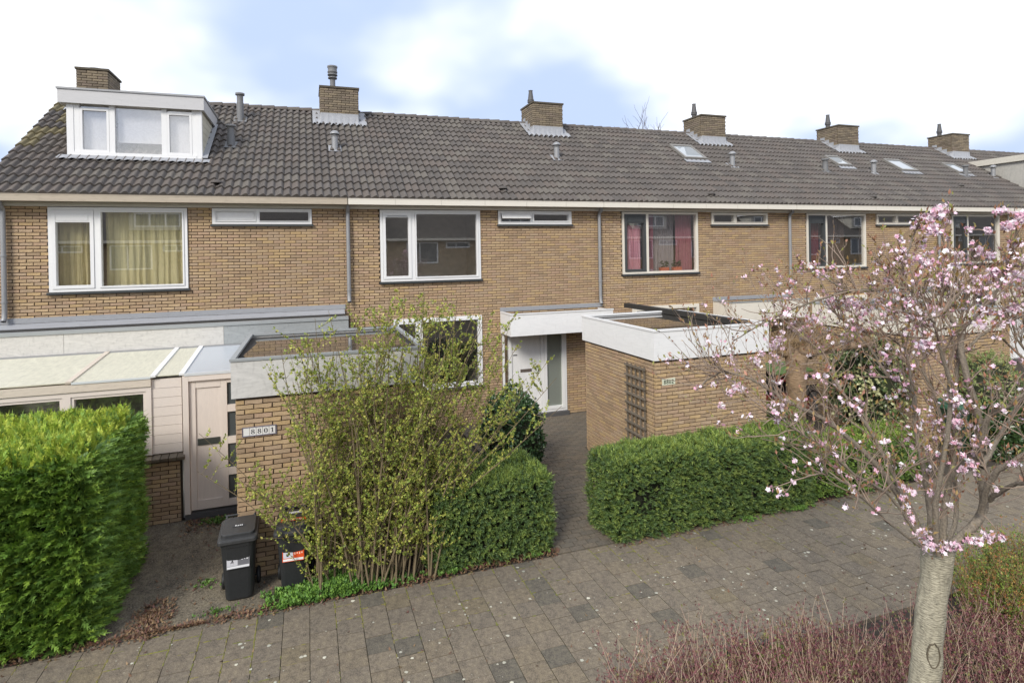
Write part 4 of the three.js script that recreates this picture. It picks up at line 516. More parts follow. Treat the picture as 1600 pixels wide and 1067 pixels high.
bush('ivy_bush', 'dense glossy dark ivy bush beside the white front door', [8.72, 0.62, 3.15], [0.55, 0.86, 0.52], 420, ivyG, leafGloss, [[0.04, 0.085, 0.03], [0.055, 0.11, 0.04], [0.03, 0.065, 0.025], [0.085, 0.14, 0.055]], { seed: 51 });
bush('variegated_ivy', 'cream and green variegated ivy climbing the far shed side wall', [16.55, 1.05, 3.9], [0.42, 1.05, 0.9], 260, ivyG, leafGloss, [[0.06, 0.1, 0.035], [0.04, 0.07, 0.03], [0.46, 0.46, 0.24], [0.1, 0.14, 0.05], [0.4, 0.4, 0.2], [0.12, 0.17, 0.06]], { seed: 52, size: 1.2 });
bush('variegated_bush', 'pale yellow-green variegated bush in front of the far shed', [18.3, 0.85, 5.15], [0.85, 0.95, 0.4], 300, privetG, leafWhite, [[0.28, 0.33, 0.12], [0.4, 0.42, 0.18], [0.14, 0.2, 0.06], [0.2, 0.26, 0.08]], { seed: 53, size: 1.4 });
bush('low_bush', 'small bright green bush at the end gap between the sheds', [13.55, 0.55, 4.55], [0.5, 0.55, 0.4], 420, privetG, leafWhite, [[0.14, 0.23, 0.03], [0.1, 0.18, 0.03], [0.24, 0.29, 0.04]], { seed: 54, size: 1.2 });

// ---------------------------------------------------------------- the half-bare shrub by the bins
function stemShrub(label, stems, tips, seed) {
  R = mul(seed); const t = thing('leafy_shrub', label, 'shrub', [6.0, gy(5.55), 5.55]), br = [], tw = [], lm = [], lc = [], pal = [[0.30, 0.35, 0.06], [0.25, 0.31, 0.05], [0.37, 0.39, 0.07], [0.2, 0.27, 0.045], [0.42, 0.39, 0.09]];
  const leafAt = (p, d, s) => { lm.push(aim(p, d.clone().add(v3(rr(-0.8, 0.8), rr(-0.4, 0.8), rr(-0.8, 0.8))), s * rr(0.6, 1.2), rr(0, 6.3))); lc.push(pick(pal)); };
  for (let i = 0; i < stems; i++) {
    const bx = 6.02 + rr(-0.75, 0.75), bz = 5.55 + rr(-0.22, 0.2), q = (bx - 6.02) / 0.75, tx = 6.45 + q * 1.5 + rr(-1.1, 1.1), f = Math.abs(tx - 6.5) / 2.2, ty = (3.36 - 0.8 * f * f) * (R() < 0.3 ? rr(0.45, 0.8) : rr(0.8, 1.05)), tz = 5.5 + rr(-0.35, 0.45);
    const c = curve([[bx, gy(bz) - 0.04, bz], [mix(bx, tx, 0.22) + rr(-0.1, 0.1), ty * 0.33, mix(bz, tz, 0.3) + rr(-0.08, 0.08)], [mix(bx, tx, 0.6) + rr(-0.12, 0.12), ty * 0.68, mix(bz, tz, 0.7) + rr(-0.1, 0.1)], [tx, ty, tz]], 16), r0 = rr(0.008, 0.017);
    br.push(tube(c, r0, 0.0025, 5));
    const nt = Math.floor(rr(17, 27)); for (let k = 0; k < nt; k++) {
      const u = rr(0.08, 0.98), ii = Math.min(15, Math.floor(u * 16)), p = c[ii].clone().lerp(c[ii + 1], u * 16 - ii), d = v3(rr(-1, 1), rr(0.25, 1.2), rr(-0.8, 0.8)).normalize(), l = rr(0.14, 0.6) * (1.1 - 0.55 * u), m = p.clone().addScaledVector(d, l * 0.5).add(v3(rr(-0.03, 0.03), 0, rr(-0.03, 0.03))), e = p.clone().addScaledVector(d, l).add(v3(0, l * 0.15, 0));
      tw.push(tube([p, m, e], 0.0035, 0.0012, 3)); const nl = Math.floor(l * rr(26, 52)); for (let j = 0; j < nl; j++) { const w = rr(0.15, 1), pp = w < 0.5 ? p.clone().lerp(m, w * 2) : m.clone().lerp(e, w * 2 - 1); leafAt(pp, d, 1); }
      if (R() < 0.5) { const d2 = v3(rr(-1, 1), rr(0, 1), rr(-1, 1)).normalize(), e2 = m.clone().addScaledVector(d2, l * 0.5); tw.push(tube([m, e2], 0.002, 0.001, 3)); for (let j = 0; j < 4; j++) leafAt(m.clone().lerp(e2, rr(0.3, 1)), d2, 0.9); }
    }
    for (let j = 0; j < 10; j++) leafAt(c[Math.floor(rr(5, 16))], up, 0.9);
  }
  wmesh('stems', merge(br), M({ color: [0.24, 0.185, 0.105], map: barkMap, roughness: 0.95 }), t); const q = wmesh('twigs', merge(tw), M({ color: [0.28, 0.22, 0.12], roughness: 0.95 }), t); q.userData.kind = 'stuff';
  instances('foliage', sprig(61, 2, 0.043, 0.025, 0.01), leafWhite, lm, lc, t);
}
stemShrub('tall half-bare shrub with many thin stems and small yellow-green leaves beside the bins', 92, 0, 71);

// ---------------------------------------------------------------- blossoming cherry in front
const LIMBS = [[[[8.76,2.14,10.7],[8.67,2.37,10.63],[8.55,2.61,10.56],[8.36,2.83,10.46],[8.25,2.93,10.38],[8.1,3.01,10.3],[8.03,3.07,10.24],[7.95,3.13,10.18],[7.88,3.16,10.12],[7.8,3.18,10.06],[7.74,3.13,10.0],[7.68,3.06,9.95]],0.026,0.004],[[[8.81,2.17,10.77],[9.05,2.38,10.81],[9.1,2.61,10.78],[9.14,2.92,10.74],[9.12,3.2,10.68],[9.12,3.47,10.63],[9.09,3.56,10.58],[9.03,3.63,10.5],[8.95,3.7,10.43],[8.81,3.69,10.33],[8.7,3.68,10.24],[8.42,3.58,10.09],[8.26,3.49,9.99],[8.06,3.35,9.87]],0.036,0.005],[[[8.96,2.41,10.86],[8.9,2.66,10.96],[8.93,2.83,11.1],[8.99,2.93,11.24]],0.024,0.012],[[[9.0,2.78,10.84],[8.98,2.98,10.9],[8.99,3.05,10.98],[9.02,3.15,11.06],[9.09,3.28,11.16]],0.022,0.01],[[[8.98,2.49,10.89],[8.92,2.62,11.02],[8.87,2.71,11.16],[8.85,2.75,11.31]],0.02,0.008],[[[9.0,2.66,10.84],[9.18,2.78,10.81],[9.41,2.95,10.79],[9.56,3.02,10.74]],0.022,0.012],[[[8.94,2.07,10.65],[8.99,2.31,10.63],[9.08,2.62,10.63],[9.12,2.93,10.61],[9.18,3.25,10.6],[9.24,3.49,10.58],[9.35,3.74,10.59],[9.47,3.92,10.6]],0.03,0.005],[[[8.79,2.13,10.71],[8.83,2.38,10.65],[8.87,2.63,10.58],[8.91,2.85,10.51],[8.97,3.03,10.45],[8.89,3.12,10.35],[8.88,3.25,10.26],[8.8,3.42,10.15],[8.72,3.55,10.05]],0.026,0.005],[[[8.7,2.18,10.79],[8.64,2.45,10.82],[8.64,2.76,10.87],[8.63,3.17,10.92],[8.53,3.42,10.93],[8.47,3.54,10.95],[8.38,3.6,10.97],[8.25,3.63,10.98]],0.024,0.005],[[[8.85,2.13,10.62],[8.76,2.51,10.49],[8.66,2.85,10.35],[8.66,2.94,10.25],[8.66,3.06,10.15],[8.71,3.13,10.07],[8.72,3.24,9.97],[8.7,3.31,9.87]],0.02,0.004],[[[8.95,3.7,10.41],[8.93,3.81,10.43],[8.92,3.88,10.45],[8.93,3.97,10.48],[8.95,4.06,10.5],[8.98,4.13,10.54]],0.013,0.004],[[[9.06,3.43,10.69],[9.12,3.56,10.76],[9.17,3.71,10.84],[9.18,3.9,10.9],[9.17,4.11,10.95]],0.016,0.004],[[[8.6,2.28,10.76],[8.38,2.56,10.72],[8.2,2.67,10.69],[8.01,2.84,10.65],[7.81,2.97,10.62],[7.7,3.05,10.62]],0.014,0.003],[[[9.01,2.04,10.62],[9.2,2.3,10.57],[9.22,2.8,10.47],[9.22,3.08,10.37],[9.18,3.26,10.25],[9.1,3.36,10.11],[8.96,3.28,9.96]],0.02,0.004],[[[9.09,3.56,10.58],[9.16,3.68,10.63],[9.09,3.83,10.64],[9.02,3.97,10.64],[8.96,4.11,10.65]],0.012,0.004],[[[8.72,3.67,10.22],[8.63,3.74,10.15],[8.56,3.81,10.08],[8.44,3.83,10.01]],0.009,0.003],[[[9.16,3.25,10.61],[9.37,3.41,10.64],[9.57,3.48,10.67],[9.85,3.56,10.73]],0.013,0.004],[[[8.91,2.85,10.52],[8.92,3.25,10.46],[8.9,3.49,10.4],[8.92,3.74,10.35],[8.93,3.87,10.29]],0.012,0.003],[[[8.6,2.23,10.76],[8.29,2.47,10.73],[8.1,2.64,10.74],[7.87,2.76,10.73]],0.012,0.003]];
const BLOOM = [[9.02,4.18,10.61,0.096],[8.99,4.13,10.54,0.082],[8.93,4.07,10.64,0.058],[8.94,3.89,10.53,0.082],[9.0,3.86,10.55,0.052],[9.03,3.76,10.62,0.074],[8.86,3.57,10.15,0.081],[8.74,3.61,10.17,0.04],[8.91,3.53,10.17,0.041],[8.36,3.3,9.92,0.066],[8.4,3.34,9.93,0.037],[8.18,3.21,9.92,0.033],[8.23,3.25,9.93,0.028],[7.91,3.07,10.05,0.038],[7.87,3.04,10.04,0.031],[7.77,3.09,10.0,0.023],[7.94,3.06,10.06,0.031],[7.81,2.95,10.02,0.023],[8.37,3.45,10.96,0.047],[8.4,3.44,10.97,0.031],[8.93,3.04,10.76,0.067],[8.9,3.07,10.75,0.035],[8.94,2.91,10.76,0.032],[8.87,2.83,10.74,0.025],[8.9,2.8,10.75,0.021],[9.17,4.13,10.95,0.061],[9.12,4.08,10.93,0.048],[9.07,4.17,10.92,0.031],[9.3,3.79,10.88,0.056],[9.22,3.76,10.85,0.049],[9.16,3.81,10.83,0.042],[9.2,3.75,10.73,0.054],[9.17,3.69,10.72,0.036],[9.18,3.7,10.61,0.052],[8.95,3.95,10.41,0.031],[8.97,3.74,10.3,0.036],[9.01,3.6,10.2,0.033],[8.74,3.6,10.05,0.033],[8.63,3.47,10.01,0.029],[8.53,3.69,10.04,0.024],[8.44,3.74,10.01,0.024],[8.97,3.87,10.42,0.035],[8.93,3.82,10.29,0.032],[9.19,3.91,10.61,0.045],[9.3,3.94,10.65,0.037],[9.37,3.9,10.68,0.037],[9.25,4.07,10.63,0.03],[9.24,4.06,10.75,0.029],[9.28,3.98,10.88,0.042],[9.01,3.58,10.55,0.034],[8.98,3.62,10.43,0.031],[9.51,3.57,10.73,0.045],[9.41,3.53,10.69,0.034],[8.89,3.11,10.4,0.023],[8.94,3.2,10.3,0.028],[8.71,3.1,10.22,0.02],[8.62,2.24,10.79,0.047],[8.69,2.23,10.81,0.047],[8.76,2.24,10.84,0.044],[8.87,2.26,10.85,0.031],[8.95,2.29,10.9,0.044],[8.89,2.27,10.89,0.03],[8.55,2.38,10.74,0.031],[8.53,2.44,10.73,0.027],[8.53,2.5,10.71,0.027],[8.58,2.31,10.77,0.034],[8.56,2.56,10.68,0.021],[8.65,2.61,10.72,0.021],[8.61,2.52,10.7,0.024],[8.99,2.3,10.95,0.02],[8.66,2.54,10.78,0.02],[8.82,2.8,11.12,0.019],[8.84,2.67,10.84,0.027],[8.89,2.7,10.86,0.027],[8.84,2.75,10.84,0.02]];
{
  R = mul(81); const base = v3(8.52, -0.2, 10.63), t = thing('cherry_tree', 'pink blossoming cherry tree with pale ringed trunk in the right foreground', 'tree', [base.x, -0.18, base.z]);
  const bark = M({ color: [0.46, 0.42, 0.31], map: barkMap, bumpMap: barkBump, bumpScale: 0.006, roughness: 0.8 }), limbM = M({ color: [0.28, 0.235, 0.18], map: barkMap, bumpMap: barkBump, bumpScale: 0.003, roughness: 0.85 });
  const trunkPts = curve([[8.52, -0.25, 10.63], [8.62, 0.56, 10.66], [8.71, 1.36, 10.69], [8.76, 1.77, 10.7], [8.81, 2.19, 10.72]].map((p) => v3(...p)), 40), tg = tube(trunkPts, 0.1, 0.078, 28, (k) => mix(0.088, 0.077, sm(0, 0.8, k)) + 0.01 * sm(0.88, 1, k) + 0.02 * (1 - sm(0, 0.12, k))), tp = tg.attributes.position; for (let i = 0; i < tp.count; i++) { const k = 0.004 * n3(tp.getX(i) * 9, tp.getY(i) * 5, tp.getZ(i) * 9); tp.setXYZ(i, tp.getX(i) + k, tp.getY(i), tp.getZ(i) + k); } tg.computeVertexNormals(); { const uv = tg.attributes.uv; for (let i = 0; i < uv.count; i++) uv.setXY(i, uv.getX(i) * 2, uv.getY(i) * 1.6); }
  wmesh('trunk', tg, bark, t);
  { // old pruning scar on the trunk
    const c = trunkPts[25], d = CAM.clone().sub(c).setY(0).normalize(), side = v3(-d.z, 0, d.x), pts = []; for (let i = 0; i <= 24; i++) { const a = i / 24 * Math.PI * 2, lat = Math.cos(a) * 0.03 - 0.028; pts.push(c.clone().addScaledVector(side, lat).addScaledVector(d, Math.sqrt(Math.max(0.0001, 0.0815 * 0.0815 - lat * lat))).add(v3(0, Math.sin(a) * 0.07, 0))); } wmesh('bark_scar', merge([tube(pts.map((p, i) => p.clone().add(v3(0, 0.006 * n2(i * 0.8, 3), 0))), 0.004, 0.004, 6, (k) => 0.0045 + 0.002 * n2(k * 9, 1))]), M({ color: [0.11, 0.09, 0.06], roughness: 1 }), t);
  }
  const br = [], tw = [], fl = [], fc = [], lv = [], lc = [], pinks = [[0.82, 0.58, 0.68], [0.86, 0.70, 0.78], [0.88, 0.79, 0.83], [0.74, 0.42, 0.54], [0.84, 0.66, 0.74]], bronze = [[0.26, 0.13, 0.07], [0.3, 0.2, 0.07], [0.24, 0.24, 0.06], [0.34, 0.16, 0.1]];
  const flower = (p, s = 1) => { fl.push(aim(p, v3(rr(-1, 1), rr(-0.5, 1), rr(-1, 1)), s * rr(0.75, 1.15), rr(0, 6.3))); fc.push(pick(pinks).map((v) => Math.min(v, 0.92))); };
  const leaf = (p, d) => { lv.push(aim(p, d.clone().add(v3(rr(-0.6, 0.6), rr(-0.3, 0.6), rr(-0.6, 0.6))), rr(0.6, 1.2), rr(0, 6.3))); lc.push(pick(bronze)); };
  const cluster = (p, r, n) => { for (let i = 0; i < n; i++) { const d = v3(rr(-1, 1), rr(-0.8, 0.8), rr(-1, 1)); flower(p.clone().addScaledVector(d, r * Math.pow(R(), 0.4) * 0.75), 1); } for (let i = 0; i < n / 7; i++) leaf(p.clone().add(v3(rr(-r, r), rr(-r, r), rr(-r, r))), up); };
  const all = [];
  const twig = (p, d, l, r, gen) => {
    if (p.y > 3.75) l *= 0.45; const pts = [p.clone()]; let q = p.clone(), dd = d.clone(); const n = 5; for (let i = 0; i < n; i++) { dd.add(v3(rr(-0.28, 0.28), rr(-0.2, 0.3) + (gen ? 0.05 : 0), rr(-0.28, 0.28))).normalize(); q = q.clone().addScaledVector(dd, l / n); pts.push(q); }
    tw.push(tube(pts, r, r * 0.35, gen ? 3 : 4)); all.push(...pts);
    for (let i = 1; i <= n; i++) { if (R() < 0.15) leaf(pts[i], dd); if (R() < (gen ? 0.026 : 0.012)) cluster(pts[i], 0.025, Math.floor(rr(2, 5))); }
    if (R() < 0.4) leaf(pts[n], dd); if (R() < 0.05) cluster(pts[n], 0.03, Math.floor(rr(3, 7)));
    if (gen < 2) { const k = Math.floor(rr(1.3, 4.2)); for (let i = 0; i < k; i++) { const j = 1 + Math.floor(R() * n); twig(pts[Math.min(j, n)], dd.clone().add(v3(rr(-0.9, 0.9), rr(-0.4, 0.8), rr(-0.9, 0.9))).normalize(), l * rr(0.35, 0.7), r * 0.6, gen + 1); } }
  };
  for (const [P, r0, r1] of LIMBS) {
    const c = curve(P.map((p) => v3(...p)), P.length * 6), n = c.length; for (let i = 1; i < n - 1; i++) c[i].add(v3(rr(-0.004, 0.004), rr(-0.004, 0.004), rr(-0.004, 0.004)));
    br.push(tube(c, r0 * 1.09, r1 * 1.09, 9, (k) => 0.78 * mix(r0, r1, Math.pow(k, 0.8)) * (1 + 0.06 * n3(k * 30, r0 * 99, 1)))); all.push(...c.filter((q, i) => i % 3 === 0));
    let L = 0; for (let i = 1; i < n; i++) L += c[i].distanceTo(c[i - 1]);
    const k = Math.floor(L * 25); for (let i = 0; i < k; i++) { const u = Math.pow(rr(0.04, 1), 0.75), j = Math.min(n - 2, Math.floor(u * (n - 1))), T = c[j + 1].clone().sub(c[j]).normalize(); twig(c[j], T.multiplyScalar(0.6).add(v3(rr(-0.8, 0.8), rr(-0.45, 0.9), rr(-0.8, 0.8))).normalize(), rr(0.1, 0.46), 0.0046, 0); }
    if (R() < 0.6) cluster(c[n - 1], 0.035, 7);
  }
  for (const [x, y, z, r] of BLOOM) { // each spray of blossom hangs on the nearest branch
    const p = v3(x, y, z); let b = null, bd = 9; for (const q of all) { const d = q.distanceTo(p); if (d < bd) { bd = d; b = q; } } if (bd > 0.02) tw.push(tube([b, b.clone().lerp(p, 0.5).add(v3(0, 0.01, 0)), p], 0.004, 0.002, 4)); cluster(p, r * 1.15, Math.floor(14 + r * 800));
  }
  const lm = wmesh('limbs', merge(br), limbM, t); const q = wmesh('twigs', merge(tw), M({ color: [0.31, 0.235, 0.18], roughness: 0.9 }), t); q.userData.kind = 'stuff';
  const petal = (() => { const g = []; for (let i = 0; i < 5; i++) g.push(quadLeaf(0.0135, 0.012, -0.25, 0.1).toNonIndexed().applyMatrix4(trs(0, 0, 0, 1, 1, 1, i * 1.2566).multiply(trs(0, 0, 0, 1, 1, 1, 0, 1.15)))); return merge(g); })();
  instances('blossom', petal, LM([1, 1, 1], { roughness: 0.8 }), fl, fc, t); instances('young_leaves', quadLeaf(0.032, 0.014, 0.2), leafWhite, lv, lc, t);
}
// ---------------------------------------------------------------- low planting in front
function twiggy(name, label, pts, H, stemM, leafGeo, leafPal, o) { // a mass of thin upright stems with tiny leaves
  R = mul(o.seed); const c = pts.reduce((a, p) => a.add(v3(p[0], 0, p[1])), v3(0, 0, 0)).multiplyScalar(1 / pts.length), t = thing(name, label, o.cat || 'shrub', [c.x, -0.19, c.z]), sm_ = [], sc = [], lm = [], lc = [];
  const stemG = tube([[0, 0, 0], [0.012, 0.25, 0.008], [-0.008, 0.55, 0.014], [0.02, 0.8, -0.01], [0.05, 1, 0]], 0.006, 0.002, 4);
  for (const [x, z, hh] of pts) for (let i = 0; i < o.per; i++) {
    const h = H * hh * rr(0.55, 1.12), lean = v3(rr(-0.55, 0.55), 1, rr(-0.55, 0.55)).normalize(), p = v3(x + rr(-0.16, 0.16), -0.2, z + rr(-0.16, 0.16)); if (p.z < ZB + 0.06) continue; const m = aim(p, lean, h, rr(0, 6.3)); sm_.push(m); sc.push(pick(o.stemPal));
    for (let k = 0; k < o.leaves; k++) { const u = rr(0.35, 1.05), q = p.clone().addScaledVector(lean, h * u).add(v3(rr(-0.04, 0.04), rr(-0.02, 0.03), rr(-0.04, 0.04))); lm.push(aim(q, lean.clone().add(v3(rr(-0.9, 0.9), rr(-0.3, 0.6), rr(-0.9, 0.9))), rr(0.6, 1.3), rr(0, 6.3))); lc.push(pick(o.pal2 && q.y > 0 && R() < o.mix2 ? o.pal2 : leafPal)); }
  }
  instances('stems', stemG, stemM, sm_, sc, t); instances('foliage', leafGeo, leafWhite, lm, lc, t); return t;
}
const tanStem = M({ color: [1, 1, 1], roughness: 0.95 }), tinyLeaf = sprig(91, 3, 0.024, 0.013, 0.014);
const scatterPts = (n, f, seed) => { R = mul(seed); const a = []; for (let i = 0; i < n; i++) { const p = f(); if (p) a.push(p); } return a; };
const purplePal = [[0.15, 0.045, 0.055], [0.18, 0.06, 0.065], [0.11, 0.036, 0.045], [0.21, 0.09, 0.08], [0.17, 0.12, 0.06]], stemPal = [[0.52, 0.38, 0.28], [0.46, 0.32, 0.24], [0.40, 0.25, 0.2], [0.56, 0.44, 0.32]];
twiggy('barberry_shrub', 'purple-leaved twiggy shrub mass left of the cherry trunk', scatterPts(230, () => [rr(7.9, 10.0), rr(8.5, 10.6), rr(0.5, 1.1)], 401), 0.72, tanStem, tinyLeaf, purplePal, { per: 12, leaves: 10, stemPal, seed: 402, pal2: [[0.3, 0.2, 0.12], [0.24, 0.1, 0.1], [0.2, 0.2, 0.06]], mix2: 0.25 });
twiggy('barberry_shrub', 'purple-leaved twiggy shrub mass right of the cherry trunk', scatterPts(190, () => [rr(9.9, 12.2), rr(8.95, 11.0), rr(0.45, 1.0)], 403), 0.66, tanStem, tinyLeaf, purplePal, { per: 12, leaves: 10, stemPal, seed: 404, pal2: [[0.3, 0.2, 0.12], [0.24, 0.1, 0.1], [0.2, 0.2, 0.06]], mix2: 0.25 });
twiggy('barberry_shrub', 'small purple sprigs at the kerb, bottom centre of the picture', scatterPts(16, () => [rr(7.55, 8.1), rr(8.5, 9.0), rr(0.5, 0.95)], 405), 0.5, tanStem, tinyLeaf, purplePal, { per: 5, leaves: 8, stemPal, seed: 406 });
twiggy('spirea_shrub', 'green and orange spirea shrub beside the footpath at the right edge', scatterPts(170, () => { const a = rr(0, 6.3), r = Math.sqrt(R()); return [13.1 + Math.cos(a) * r * 1.0, 8.95 + Math.sin(a) * r * 0.5, rr(0.8, 1.1)]; }, 407), 0.72, tanStem, tinyLeaf, [[0.14, 0.2, 0.03], [0.2, 0.26, 0.04], [0.1, 0.15, 0.03]], { per: 9, leaves: 13, stemPal: [[0.3, 0.2, 0.1], [0.25, 0.17, 0.09]], seed: 408, pal2: [[0.36, 0.16, 0.05], [0.3, 0.2, 0.05]], mix2: 0.3 });
twiggy('weed_patch', 'bright green weeds growing round the drain grate', scatterPts(26, () => [rr(9.0, 9.7), rr(8.42, 8.75), rr(0.6, 1)], 409), 0.2, tanStem, tinyLeaf, [[0.2, 0.3, 0.03], [0.26, 0.34, 0.05], [0.14, 0.22, 0.03]], { per: 7, leaves: 9, stemPal: [[0.2, 0.25, 0.06]], seed: 410, cat: 'weeds' });
{ // street drain set in the kerb
  const t = thing('drain_grate', 'dark iron drain grate in the kerb among the purple shrubs', 'drain', [9.42, -0.19, 8.36]), iron = M({ color: [0.06, 0.06, 0.062], map: oldPaint, metalness: 0.5, roughness: 0.6 }); mesh('frame', frameGeo(-0.24, 0.24, 0, 0.16, 0.03, -0.02, 0.06), iron, t); for (let i = 0; i < 6; i++) mesh('bar', box(-0.18 + i * 0.066, -0.15 + i * 0.066, 0.031, 0.129, -0.01, 0.04), iron, t); mesh('pit', box(-0.21, 0.21, 0.03, 0.13, 0.041, 0.05), blackM, t);
}
{ // ground cover at the foot of the shrub
  R = mul(501); const ms = [], cs = [], g = sprig(92, 5, 0.05, 0.03, 0.03); for (let i = 0; i < 1300; i++) { const x = 5.5 + rr(-1, 1) * rr(0.2, 0.85), z = 5.62 + rr(-0.22, 0.17), h = Math.max(0, 0.14 - 0.18 * Math.abs(x - 5.5)) * R(); ms.push(aim(v3(x, gy(z) + h, z), v3(rr(-0.8, 0.8), 1, rr(-0.8, 0.8)), rr(0.6, 1.2), rr(0, 6.3))); cs.push(pick([[0.13, 0.26, 0.04], [0.18, 0.32, 0.05], [0.09, 0.19, 0.035]])); }
  for (const [cx, cz, n] of [[7.0, 5.72, 90], [12.6, 5.93, 120], [11.6, 5.95, 40], [4.0, 5.0, 26], [3.9, 3.3, 70], [4.2, 5.6, 24], [8.2, 5.72, 40], [6.4, 5.72, 60]]) for (let i = 0; i < n; i++) { const x = cx + rr(-1, 1) * rr(0, 0.3), z = cz + rr(-0.1, 0.06); ms.push(aim(v3(x, gy(z) + rr(0, 0.04), z), v3(rr(-0.8, 0.8), 1, rr(-0.8, 0.8)), rr(0.4, 0.9), rr(0, 6.3))); cs.push(pick([[0.13, 0.24, 0.04], [0.1, 0.2, 0.035]])); }
  const im = instances('ground_cover', g, leafWhite, ms, cs, scene); im.userData = { kind: 'stuff', label: 'small green ground cover plants along the foot of the shrubs', category: 'ground cover' };
  const lm = [], lc = [], lg = quadLeaf(0.05, 0.028, 0.35, 0.3), pal = [[0.16, 0.085, 0.045], [0.2, 0.115, 0.06], [0.11, 0.065, 0.04], [0.24, 0.16, 0.08], [0.14, 0.06, 0.045]];
  const drop = (x, z) => { lm.push(new THREE.Matrix4().compose(v3(x, gy(z) + rr(0.002, 0.016), z), new THREE.Quaternion().setFromEuler(new THREE.Euler(Math.PI / 2 + rr(-0.4, 0.4), rr(-0.4, 0.4), rr(0, 6.3))), v3(1, 1, 1).multiplyScalar(rr(0.5, 1.1)))); lc.push(pick(pal)); };
  for (let i = 0; i < 2600; i++) { const x = rr(1.5, 8.5), k = x > 3.45 && x < 4.1 ? 0.05 : 0.17; drop(x, ZP - 0.03 + rr(-1, 1) * k * R() - 0.06); } for (let i = 0; i < 700; i++) { const a = rr(0, 6.3), r = R() * 0.4; drop(3.5 + Math.cos(a) * r * 0.6, 5.45 + Math.sin(a) * r); } for (let i = 0; i < 420; i++) drop(rr(3.45, 4.35), 3.12 + R() * R() * 0.5); for (let i = 0; i < 260; i++) drop(rr(2, 15), rr(ZP, ZB)); for (let i = 0; i < 500; i++) drop(rr(9.3, 15), ZP + 0.06 + rr(-0.12, 0.1)); for (let i = 0; i < 200; i++) drop(rr(3.4, 5.5), rr(3.2, 5.7));
  const im2 = instances('fallen_leaves', lg, leafWhite, lm, lc, scene); im2.userData = { kind: 'stuff', label: 'brown fallen leaves strewn along the edge of the footpath', category: 'leaves' };
}
// ---------------------------------------------------------------- pollarded plane and a slim young tree
{
  R = mul(601); const t = thing('pollarded_tree', 'knobbly pollarded tree with flat cut crown between the right shed and ivy', 'tree', [14.2, gy(4.3), 4.3]), bark = M({ color: [0.38, 0.26, 0.16], map: barkMap, bumpMap: barkBump, bumpScale: 0.02, roughness: 0.95 });
  wmesh('trunk', tube(curve([[14.2, -0.15, 4.3], [14.22, 0.8, 4.3], [14.18, 1.5, 4.32], [14.2, 1.95, 4.32]], 14), 0.19, 0.2, 14, (k) => 0.17 + 0.03 * n3(k * 5, 2, 3) + 0.05 * sm(0.7, 1, k)), bark, t);
  const limbs = [], tuft = []; for (const e of [[15.95, 2.06, 4.5], [13.5, 2.05, 4.2], [15.1, 2.12, 4.0], [14.6, 2.1, 4.75]]) { const c = curve([[14.2, 1.9, 4.32], [mix(14.2, e[0], 0.4), 1.98, mix(4.3, e[2], 0.4)], e], 14); limbs.push(tube(c, 0.12, 0.07, 10, (k) => mix(0.11, 0.06, k) * (1 + 0.35 * n3(k * 9, e[0], 1)))); for (let i = 0; i < 60; i++) { const p = c[Math.floor(rr(2, 15))]; tuft.push(tube([p, p.clone().add(v3(rr(-0.12, 0.12), rr(0.1, 0.25), rr(-0.12, 0.12))), p.clone().add(v3(rr(-0.25, 0.25), rr(0.2, 0.45), rr(-0.25, 0.25)))], 0.011, 0.003, 4)); } for (let k = 0; k < 4; k++) { const p = c[4 + k * 3]; limbs.push(new THREE.IcosahedronGeometry(rr(0.09, 0.14), 1).translate(p.x, p.y + 0.05, p.z)); } }
  wmesh('limbs', merge(limbs), bark, t); wmesh('cut_shoots', merge(tuft), M({ color: [0.30, 0.205, 0.11], roughness: 0.95 }), t).userData.kind = 'stuff';
}
function bareTree(name, label, base, h, spread, r, seed, col, n = 9) {
  R = mul(seed); const t = thing(name, label, 'tree', base), tr = [], tw = [], p0 = v3(...base); wmesh('trunk', tube(curve([p0, p0.clone().add(v3(0.03, h * 0.3, 0)), p0.clone().add(v3(-0.02, h * 0.6, 0.02))], 10), r, r * 0.7, 9), M({ color: col, map: barkMap, roughness: 0.95 }), t);
  const go = (p, d, l, rad, g) => { const pts = [p]; let q = p, dd = d.clone(); for (let i = 0; i < 4; i++) { dd.add(v3(rr(-0.3, 0.3), rr(-0.05, 0.3), rr(-0.3, 0.3))).normalize(); q = q.clone().addScaledVector(dd, l / 4); pts.push(q); } (g ? tw : tr).push(tube(pts, rad, rad * 0.5, g ? 3 : 6)); if (g < 3) for (let i = 0; i < 4; i++) go(pts[1 + Math.floor(R() * 4)], dd.clone().add(v3(rr(-1, 1), rr(-0.2, 0.8), rr(-1, 1))).normalize(), l * rr(0.45, 0.7), rad * 0.5, g + 1); };
  for (let i = 0; i < n; i++) go(p0.clone().add(v3(0, h * rr(0.35, 0.6), 0)), v3(rr(-1, 1) * spread, rr(0.5, 1.2), rr(-1, 1) * spread).normalize(), h * rr(0.3, 0.5), r * 0.55, 0);
  wmesh('limbs', merge(tr), M({ color: col, map: barkMap, roughness: 0.95 }), t); wmesh('twigs', merge(tw), M({ color: col, roughness: 0.95 }), t).userData.kind = 'stuff';
}
bareTree('young_tree', 'slim bare young tree standing before the far shed at the right edge', [20.0, gy(5.3), 5.3], 3.3, 0.7, 0.06, 611, [0.22, 0.17, 0.12]);
bareTree('bare_tree', 'bare treetop just showing above the roof ridge beside the third chimney', [21.2, 0, -14.5], 8.55, 0.5, 0.16, 612, [0.12, 0.10, 0.09]);
